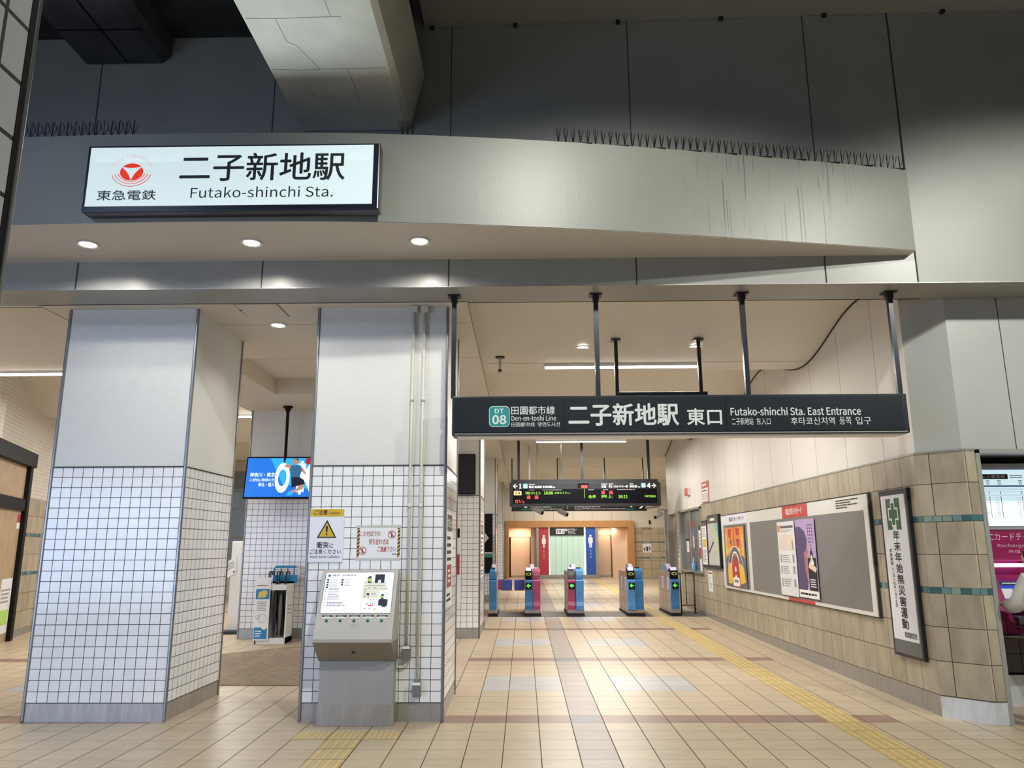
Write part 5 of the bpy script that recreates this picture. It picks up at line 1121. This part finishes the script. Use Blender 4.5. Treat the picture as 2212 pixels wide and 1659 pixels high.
# umbrella rental stand
z0 = fz(13.1); m_sw = mat('stand_white', (.72, .72, .70), .45, var=.02); m_sblue = mat('stand_blue', (.01, .20, .45), .4, var=.02)
t = thing('umbrella_stand', 'white umbrella rental stand with blue header before the tiled column', 'umbrella stand', (-4.1, 13.1, z0))
xa, xb, ya, yb = -4.35, -3.88, 12.90, 13.36
b = MB(); b.box((xa, ya, z0), (xb, yb, z0+.09), m_sw); b.box((xa, yb-.02, z0), (xb+.0, yb, z0+.96), m_sw); b.box((xb-.02, ya+.08, z0), (xb, yb, z0+.93), m_sw); b.box((xa, ya, z0), (xa+.02, yb, z0+.93), m_sw); b.box((xa, ya, z0+.84), (xb, ya+.03, z0+.93), m_sw); b.box((xa+.23, ya, z0+.88), (xb, yb, z0+.93), m_sw) if False else None
b.build('cabinet', t)
b = MB(); b.box((xa+.22, yb-.03, z0+.09), (xb-.02, yb-.02, z0+.85), mat('stand_inside', (.09, .10, .09), .6)); b.build('inner_back', t)
b = MB(); b.prism([(xa+.10, 13.34, z0+.93), (xb+.04, 13.34, z0+.93), (xb+.04, 13.34, z0+1.16), (xb, 13.34, z0+1.22), (xa+.14, 13.34, z0+1.22), (xa+.10, 13.34, z0+1.16)], (0, .02, 0), m_sblue); b.build('header_board', t)
P = Pl((xa+.10, 13.338, z0+.93)); b = MB()
for x in (.04, .15, .26, .37): P.rect(b, x, .14, x+.085, .25, m_paper, .003); P.lines(b, x+.01, .15, x+.07, .24, 3, m_gline, .004)
b.build('header_labels', t)
P = Pl((xa-.02, ya-.012, z0+.06)); b = MB(); P.rect(b, 0, 0, .24, .98, m_paper, .01, 0); P.rect(b, .01, .02, .22, .20, m_sblue, .0125); P.rect(b, .01, .64, .23, .80, m_sblue, .0125); P.poly(b, [(.04, .66), (.17, .67), (.20, .76), (.14, .78), (.06, .75)], mat('stand_yellow', (.7, .5, .1), .5), .014); P.lines(b, .04, .45, .20, .61, 6, m_gline, .0125); P.lines(b, .02, .84, .22, .87, 1, mat('brown_print', (.3, .18, .1), .5), .0125); P.disc(b, .17, .21, .045, m_mcream, .014, 16)
P.ring(b, .13, .34, .07, .006, m_gline, .0125); P.ring(b, .06, .36, .035, .005, m_gline, .0125); P.lines(b, .03, .05, .14, .16, 3, m_white, .0135); b.build('side_poster', t)
b = MB()
for k in range(3): b.box((xb, ya+.14, z0+.46+.06*k), (xb+.001, ya+.36, z0+.47+.06*k), m_ink)
b.build('side_print', t)
m_umb = mat('umbrella_black', (.012, .013, .016), .45, .0, var=.1); m_umg = mat('umbrella_grey', (.12, .12, .12), .6, var=.1)
def umbrella(x, y, zt, label, hang=None, m=m_umb):
    t = thing('umbrella', label, 'umbrella', (x, y, zt-.75), 'umbrellas hanging in the rental stand')
    b = MB(); b.tube([(x, y, zt-.1), (x, y, zt)] + [(x+.028-.028*math.cos(a), y, zt+.028*math.sin(a)) for a in (.5, 1.1, 1.6, 2.1, 2.7)] + [(x+.056, y, zt-.03)], .010, m_umb, 8); b.build('handle', t, smooth=True)
    b = MB(); b.lathe((x, y, zt-.78), [(.004, -.04), (.008, 0), (.020, .10), (.034, .45), (.020, .62), (.010, .68)], m, 10); b.build('folded_canopy', t, smooth=True)
xs = [(-4.27, 13.20), (-4.21, 13.10), (-4.14, 13.22), (-4.07, 13.12), (-3.99, 13.22)]
for (x, y), l in zip(xs, ('first', 'second', 'middle', 'fourth', 'last')): umbrella(x, y, z0+1.10, 'black umbrella with hooked handle in the rental stand, %s from the left' % l)
umbrella(-4.075, 12.99, z0+.90, 'black folded umbrella at the open front of the stand'); umbrella(-3.99, 13.0, z0+.88, 'grey folded umbrella at the open front of the stand', m=m_umg)
# white panel stand with card beyond
z1 = fz(14.4); t = thing('panel_stand', 'narrow white upright stand left of the tiled column behind the television', 'stand', (-5.25, 14.4, z1))
MB().box((-5.36, 14.35, z1+.05), (-5.14, 14.50, z1+1.62), m_sw).build('panel', t, bevel=.015); MB().box((-5.42, 14.2, z1), (-5.08, 14.65, z1+.05), m_dark).build('foot', t)
t = thing('hanging_card', 'white printed card tilted on the side of the white upright stand', 'card', (-5.28, 14.3, 1.0)); P = Pl((-5.47, 14.33, z1+.93), (1, 0, .55)); b = MB(); P.rect(b, 0, 0, .25, .30, m_paper, .004); P.lines(b, .03, .12, .22, .26, 3, m_gline, .006); P.rect(b, .02, .03, .05, .06, m_ink, .006); P.rect(b, .2, .03, .23, .06, m_ink, .006); b.build('sheet', t)
# doormat
m_mat = mat('mat_brown', (.23, .175, .125), .9, var=.25, scale=14, aniso=(1.2, 7, 1), bump=.3); m_mat2 = mat('mat_stripe', (.42, .35, .28), .9, var=.2)
t = thing('floor_mat', 'brown herringbone floor mat between the two front columns', 'mat', (-3.3, 10.6, fz(10.6)))
pts = [(-4.75, 9.5), (-4.3, 9.38), (-1.8, 9.34), (-1.4, 9.6), (-1.4, 13.1), (-2.4, 13.0), (-3.2, 12.75), (-3.9, 12.35), (-4.5, 11.75), (-4.8, 11.0)]
b = MB(); i0 = [(x, y, fz(y)+.008) for x, y in pts]; b.prism(i0, (0, 0, -.012), m_mat); b.build('mat_body', t)
b = MB()
def inside(x, y):
    c = False; n = len(pts)
    for i in range(n):
        (xa_, ya_), (xb_, yb_) = pts[i], pts[i-1]
        if (ya_ > y) != (yb_ > y) and x < (xb_-xa_)*(y-ya_)/(yb_-ya_)+xa_: c = not c
    return c
for i in range(16):
    for j in range(44):
        x = -4.8+.24*i; y = 9.4+.085*j; s_ = 1 if i % 2 else -1
        if all(inside(x+dx, y+dy) for dx, dy in ((0, 0), (.24, 0), (.24, .12), (0, .12), (0, -.1), (.24, -.1))):
            ya_, yb_ = (y, y+.10) if s_ > 0 else (y+.10, y)
            b.hexa([(x+.01, ya_, fz(ya_)+.007), (x+.23, yb_, fz(yb_)+.007), (x+.23, yb_+.018, fz(yb_)+.007), (x+.01, ya_+.018, fz(ya_)+.007), (x+.01, ya_, fz(ya_)+.011), (x+.23, yb_, fz(yb_)+.011), (x+.23, yb_+.018, fz(yb_)+.011), (x+.01, ya_+.018, fz(ya_)+.011)], m_mat2)
b.build('herringbone_ribs', t)
# shop doorway at the far left
A, B_ = Vector((-8.2, 11.9, 0)), Vector((-8.75, 13.45, 0)); d = (B_-A).normalized(); Lh = (B_-A).length
P = Pl(A, d); t = thing('door_2', 'black-framed shop doorway in the left wall, cut off by the picture edge', 'door', (A.x, A.y, .06), kind='structure')
b = MB(); P.rect(b, Lh-.16, .06, Lh, 2.98, m_black, .10, .0); P.rect(b, -1, 2.98, Lh+.03, 3.22, m_black, .14, 0); P.rect(b, -1, 2.22, Lh-.16, 2.42, m_black, .08, 0); P.rect(b, -.6, .06, -.45, 2.98, m_black, .1, 0); b.build('door_frame', t)
b = MB(); P.rect(b, -.6, .06, Lh-.16, 2.98, mat('shop_inside', (.42, .30, .19), .5, var=.1), .03, 0); b.build('door_panel', t)
t = thing('shop_sticker', 'small red and white sticker on the black-framed shop door', 'sticker', (-8.6, 13.1, 1.9)); b = MB(); P.rect(b, Lh-.36, 2.02, Lh-.18, 2.16, c_re, .034); P.rect(b, Lh-.36, 1.92, Lh-.18, 2.02, m_paper, .034); b.build('sheet', t)
t = thing('shop_poster', 'white and green poster low on the black-framed shop door', 'poster', (-8.6, 12.9, .3)); b = MB(); P.rect(b, Lh-.80, .22, Lh-.18, 1.10, m_paper, .034); P.rect(b, Lh-.75, .36, Lh-.25, .60, m_mgreen, .036); P.lines(b, Lh-.75, .7, Lh-.25, .95, 4, m_gline, .036); b.build('sheet', t)

# ================================================================== TICKET MACHINE ALCOVE
m_mag = mat('machine_magenta', (.30, .02, .10), .3, var=.03); m_mag2 = mat('machine_magenta_dark', (.20, .012, .075), .3, var=.03)
t = thing('fare_map', 'lit fare map board above the ticket machine in the right alcove', 'fare map', (5.9, 8.5, 1.75))
MB().box((4.41, 8.02, 1.73), (7.6, 8.18, 2.40), mat('fare_case', (.34, .32, .35), .4)).build('case', t)
m_fare = mat('fare_face', (.62, .78, .86), .3, emis=(.66, .86, .95), es=.80, var=0)
MB().box((4.40, 8.005, 1.765), (7.56, 8.022, 2.335), m_fare).build('lit_face', t)
P = Pl((4.40, 8.004, 1.765)); b = MB(); P.rect(b, .10, .475, .58, .525, m_navyink, .002); text(b, P, 'へのきっぷ運賃表', .16, .484, .39, .032, m_white, .004, .005); P.lines(b, .60, .48, .74, .52, 2, m_gline, .002); P.lines(b, .78, .48, 1.1, .52, 2, m_gline, .002)
m_rb = mat('route_blue', (.08, .35, .70), .4, var=0); m_rp = mat('route_purple', (.35, .32, .70), .4, var=0); m_rr = mat('route_salmon', (.75, .42, .38), .4, var=0)
P.rect(b, .10, .395, .735, .41, m_rb, .002)
for x, mm in ((.37, m_rr), (.485, m_rp), (.70, m_rr)):
    P.ring(b, x, .43, .014, .004, m_navyink, .003, 0, 360, 12); P.rect(b, x-.02, .452, x+.02, .46, m_ink, .002); P.rect(b, x-.003, .08, x+.003, .30, mm, .002); P.rect(b, x-.003, .32, x+.003, .35, mm, .002)
    for k in range(9): P.rect(b, x-.06, .09+.024*k, x-.02, .093+.024*k, m_gline, .002)
for z in (.31, .345, .365, .38): P.rect(b, .30, z, .72, z+.0015, m_gline, .002)
b.build('print', t)
t = thing('ticket_machine', 'magenta ticket machine for card charging in the right alcove', 'ticket machine', (5.4, 8.2, .88))
mx = 4.50
b = MB(); b.box((mx, 8.03, 1.42), (6.2, 8.24, 1.725), m_mag); b.box((mx+.1, 8.10, .88), (6.2, 8.24, 1.45), m_mag); b.build('cabinet', t, bevel=.01)
b = MB(); b.prism([(mx+.10, 8.03, 1.60), (mx+.10, 8.10, .74), (mx+.26, 8.10, .74), (mx+.26, 8.02, 1.2)][::-1] if False else [(mx+.09, 8.04, 1.50), (mx+.09, 7.66, .76), (mx+.09, 8.12, .76)], (.09, 0, 0), m_mag); b.build('side_cheek', t)
b = MB(); b.box((mx+.18, 7.66, .74), (6.2, 8.12, .82), m_mag2); b.build('console', t, bevel=.01)
P = Pl((mx, 8.029, 1.42)); b = MB(); text(b, P, 'ICカードチャージ', .21, .20, .56, .075, mat('pink_print', (.75, .45, .55), .5), .002, .005); text(b, P, 'Recharge IC Card', .30, .125, .50, .045, MATS['pink_print'], .002); text(b, P, '充值 충전', .40, .075, .25, .035, MATS['pink_print'], .002); b.build('header_text', t)
MB().box((mx+.24, 8.0, 1.36), (mx+.55, 8.05, 1.395), mat('purple_lamp', (.9, .8, 1), .3, emis=(.85, .6, 1), es=3.0, var=0)).build('lamp', t, bevel=.008)
S0 = Vector((mx+.20, 8.08, 1.17)); P = Pl((mx+.20, 7.95, .96), (1, 0, 0), (0, .10, .26)); b = MB(); P.rect(b, 0, 0, .9, .28, mat('machine_screen', (.02, .04, .30), .2, emis=(.03, .06, .55), es=.6, var=0), .004); P.rect(b, .02, .235, .88, .275, m_ink, .006); P.rect(b, .06, .10, .18, .20, m_paper, .007); P.rect(b, .24, .12, .36, .17, mat('key_yellow', (.75, .65, .05), .4, emis=(.8, .7, .1), es=.4, var=0), .007); P.lines(b, .10, .245, .5, .265, 1, m_white, .008); P.rect(b, .14, .05, .34, .065, m_white, .007); b.build('screen', t)
b = MB(); b.box((mx+.24, 7.74, .825), (mx+.9, 7.92, .90), m_steel); b.build('coin_tray', t, bevel=.006)
MB().box((mx+.02, 8.02, 1.33), (mx+.06, 8.08, 1.40), m_white).build('receiver', t)
b = MB(); b.box((4.375, 8.12, .88), (4.60, 8.14, 1.735), m_panel); b.build('wall_alcove_side', kind='structure')
b = MB(); b.cyl((4.38, 7.97, .70), (7, 7.97, .70), .022, m_steel, 14); b.build('hand_rail', label='steel rail under the ticket machine console', cat='rail', org=(5.5, 7.97, .70), smooth=True)

# person at the machine
def skinfig(name, nodes, edges, m, parent, root=0, lv=2):
    o0 = wpos(parent); me = bpy.data.meshes.new(name); me.from_pydata([Vector(n[0])-o0 for n in nodes], edges, []); me.materials.append(m)
    o = bpy.data.objects.new(name, me); COL.objects.link(o); o.parent = parent
    md = o.modifiers.new('skin', 'SKIN'); md.use_smooth_shade = True
    if not me.skin_vertices: return o
    for v, n in zip(me.skin_vertices[0].data, nodes): v.radius = n[1] if isinstance(n[1], tuple) else (n[1], n[1])
    me.skin_vertices[0].data[root].use_root = True
    s_ = o.modifiers.new('sub', 'SUBSURF'); s_.levels = s_.render_levels = lv
    return o
px_, py_ = 4.68, 7.20
pr = thing('person', 'person in a puffy white jacket at the ticket machine, mostly beyond the right edge', 'person', (px_, py_, 0))
N = lambda x, y, z, r: ((px_+x, py_+y, z), r)
m_skin = mat('skin', (.55, .33, .23), .5); m_jack = mat('jacket_white', (.60, .61, .58), .6, var=.05, bump=.5, scale=9); m_trou = mat('trousers_dark', (.02, .022, .04), .7); m_hair = mat('hair_black', (.010, .009, .012), .4)
skinfig('body', [N(0, 0, .88, (.11, .10)), N(0, -.01, 1.10, (.10, .09)), N(0, 0, 1.30, (.12, .09)), N(-.01, .01, 1.36, .05), N(-.04, .03, 1.40, .048), N(-.07, .05, 1.45, (.062, .075)), N(-.07, .05, 1.52, (.06, .075)),
   N(-.15, 0, 1.28, .05), N(-.19, .10, 1.08, .04), N(-.17, .34, 1.03, .028), N(-.15, .42, 1.04, (.03, .018)), N(.17, 0, 1.32, .05), N(.23, .05, 1.06, .04), N(.15, .30, 1.00, .028), N(.14, .38, 1.0, (.03, .018)),
   N(-.09, 0, .80, .08), N(-.10, .02, .46, .055), N(-.10, -.02, .09, .035), N(-.10, .12, .04, .035), N(.09, 0, .80, .08), N(.10, .02, .46, .055), N(.10, -.02, .09, .035), N(.10, .12, .04, .035)],
   [(0, 1), (1, 2), (2, 3), (3, 4), (4, 5), (5, 6), (2, 7), (7, 8), (8, 9), (9, 10), (2, 11), (11, 12), (12, 13), (13, 14), (0, 15), (15, 16), (16, 17), (17, 18), (0, 19), (19, 20), (20, 21), (21, 22)], m_skin, pr)
for sx_ in (-1, 1):
    hx = -.15 if sx_ < 0 else .14; hy = .42 if sx_ < 0 else .38; hz = 1.04 if sx_ < 0 else 1.0
    nn = [N(hx, hy, hz, (.03, .016))]; ee = []
    for q, (dx, L_) in enumerate(((-.028, .062), (-.010, .072), (.010, .068), (.028, .052))):
        i_ = len(nn); nn += [N(hx+dx, hy+.035, hz-.002, .009), N(hx+dx*1.1, hy+.035+L_*.55, hz-.012, .008), N(hx+dx*1.1, hy+.035+L_, hz-.034, .007)]; ee += [(0, i_), (i_, i_+1), (i_+1, i_+2)]
    i_ = len(nn); nn += [N(hx-sx_*.036, hy+.0, hz-.008, .011), N(hx-sx_*.052, hy+.035, hz-.02, .009)]; ee += [(0, i_), (i_, i_+1)]
    skinfig('hand', nn, ee, m_skin, pr)
skinfig('jacket', [N(0, -.01, .70, (.21, .18)), N(0, -.01, 1.0, (.185, .155)), N(0, -.01, 1.22, (.19, .15)), N(0, 0, 1.36, (.12, .10)), N(0, .01, 1.43, .075), N(-.17, -.01, 1.27, .085), N(-.20, .07, 1.07, .082), N(-.17, .24, 1.02, .072), N(-.175, .33, 1.03, .055), N(.19, -.01, 1.30, .095), N(.27, .05, 1.05, .092), N(.19, .22, 1.0, .08), N(.155, .29, 1.0, .055)],
   [(0, 1), (1, 2), (2, 3), (3, 4), (2, 5), (5, 6), (6, 7), (7, 8), (2, 9), (9, 10), (10, 11), (11, 12)], m_jack, pr)
skinfig('trousers', [N(0, 0, .90, (.17, .15)), N(-.09, 0, .74, .105), N(-.10, .02, .46, .08), N(-.10, -.01, .10, .062), N(.09, 0, .74, .105), N(.10, .02, .46, .08), N(.10, -.01, .10, .062)], [(0, 1), (1, 2), (2, 3), (0, 4), (4, 5), (5, 6)], m_trou, pr)
skinfig('hair', [N(-.07, .03, 1.555, (.082, .085)), N(-.07, 0, 1.48, (.085, .072)), N(-.05, -.02, 1.37, (.08, .05))], [(0, 1), (1, 2)], m_hair, pr)
b = MB()
for sx_ in (-1, 1): b.box((px_+sx_*.10-.045, py_-.07, 0), (px_+sx_*.10+.045, py_+.19, .075), m_black)
b.build('shoes', pr, bevel=.02)
b = MB(); px_ -= .07
b.lathe((px_, py_+.115, 1.42), [(.004, 0), (.012, .004), (.009, .02), (.005, .035)], m_skin, 8)
for sx_ in (-1, 1): b.lathe((px_+sx_*.030, py_+.118, 1.465), [(.004, 0), (.010, .004), (.004, .010)], m_white, 8); b.lathe((px_+sx_*.075, py_+.03, 1.42), [(.004, 0), (.016, .02), (.006, .05)], m_skin, 8)
b.box((px_-.022, py_+.115, 1.395), (px_+.022, py_+.124, 1.402), mat('lips', (.4, .12, .1), .5)); b.build('face', pr, smooth=True)
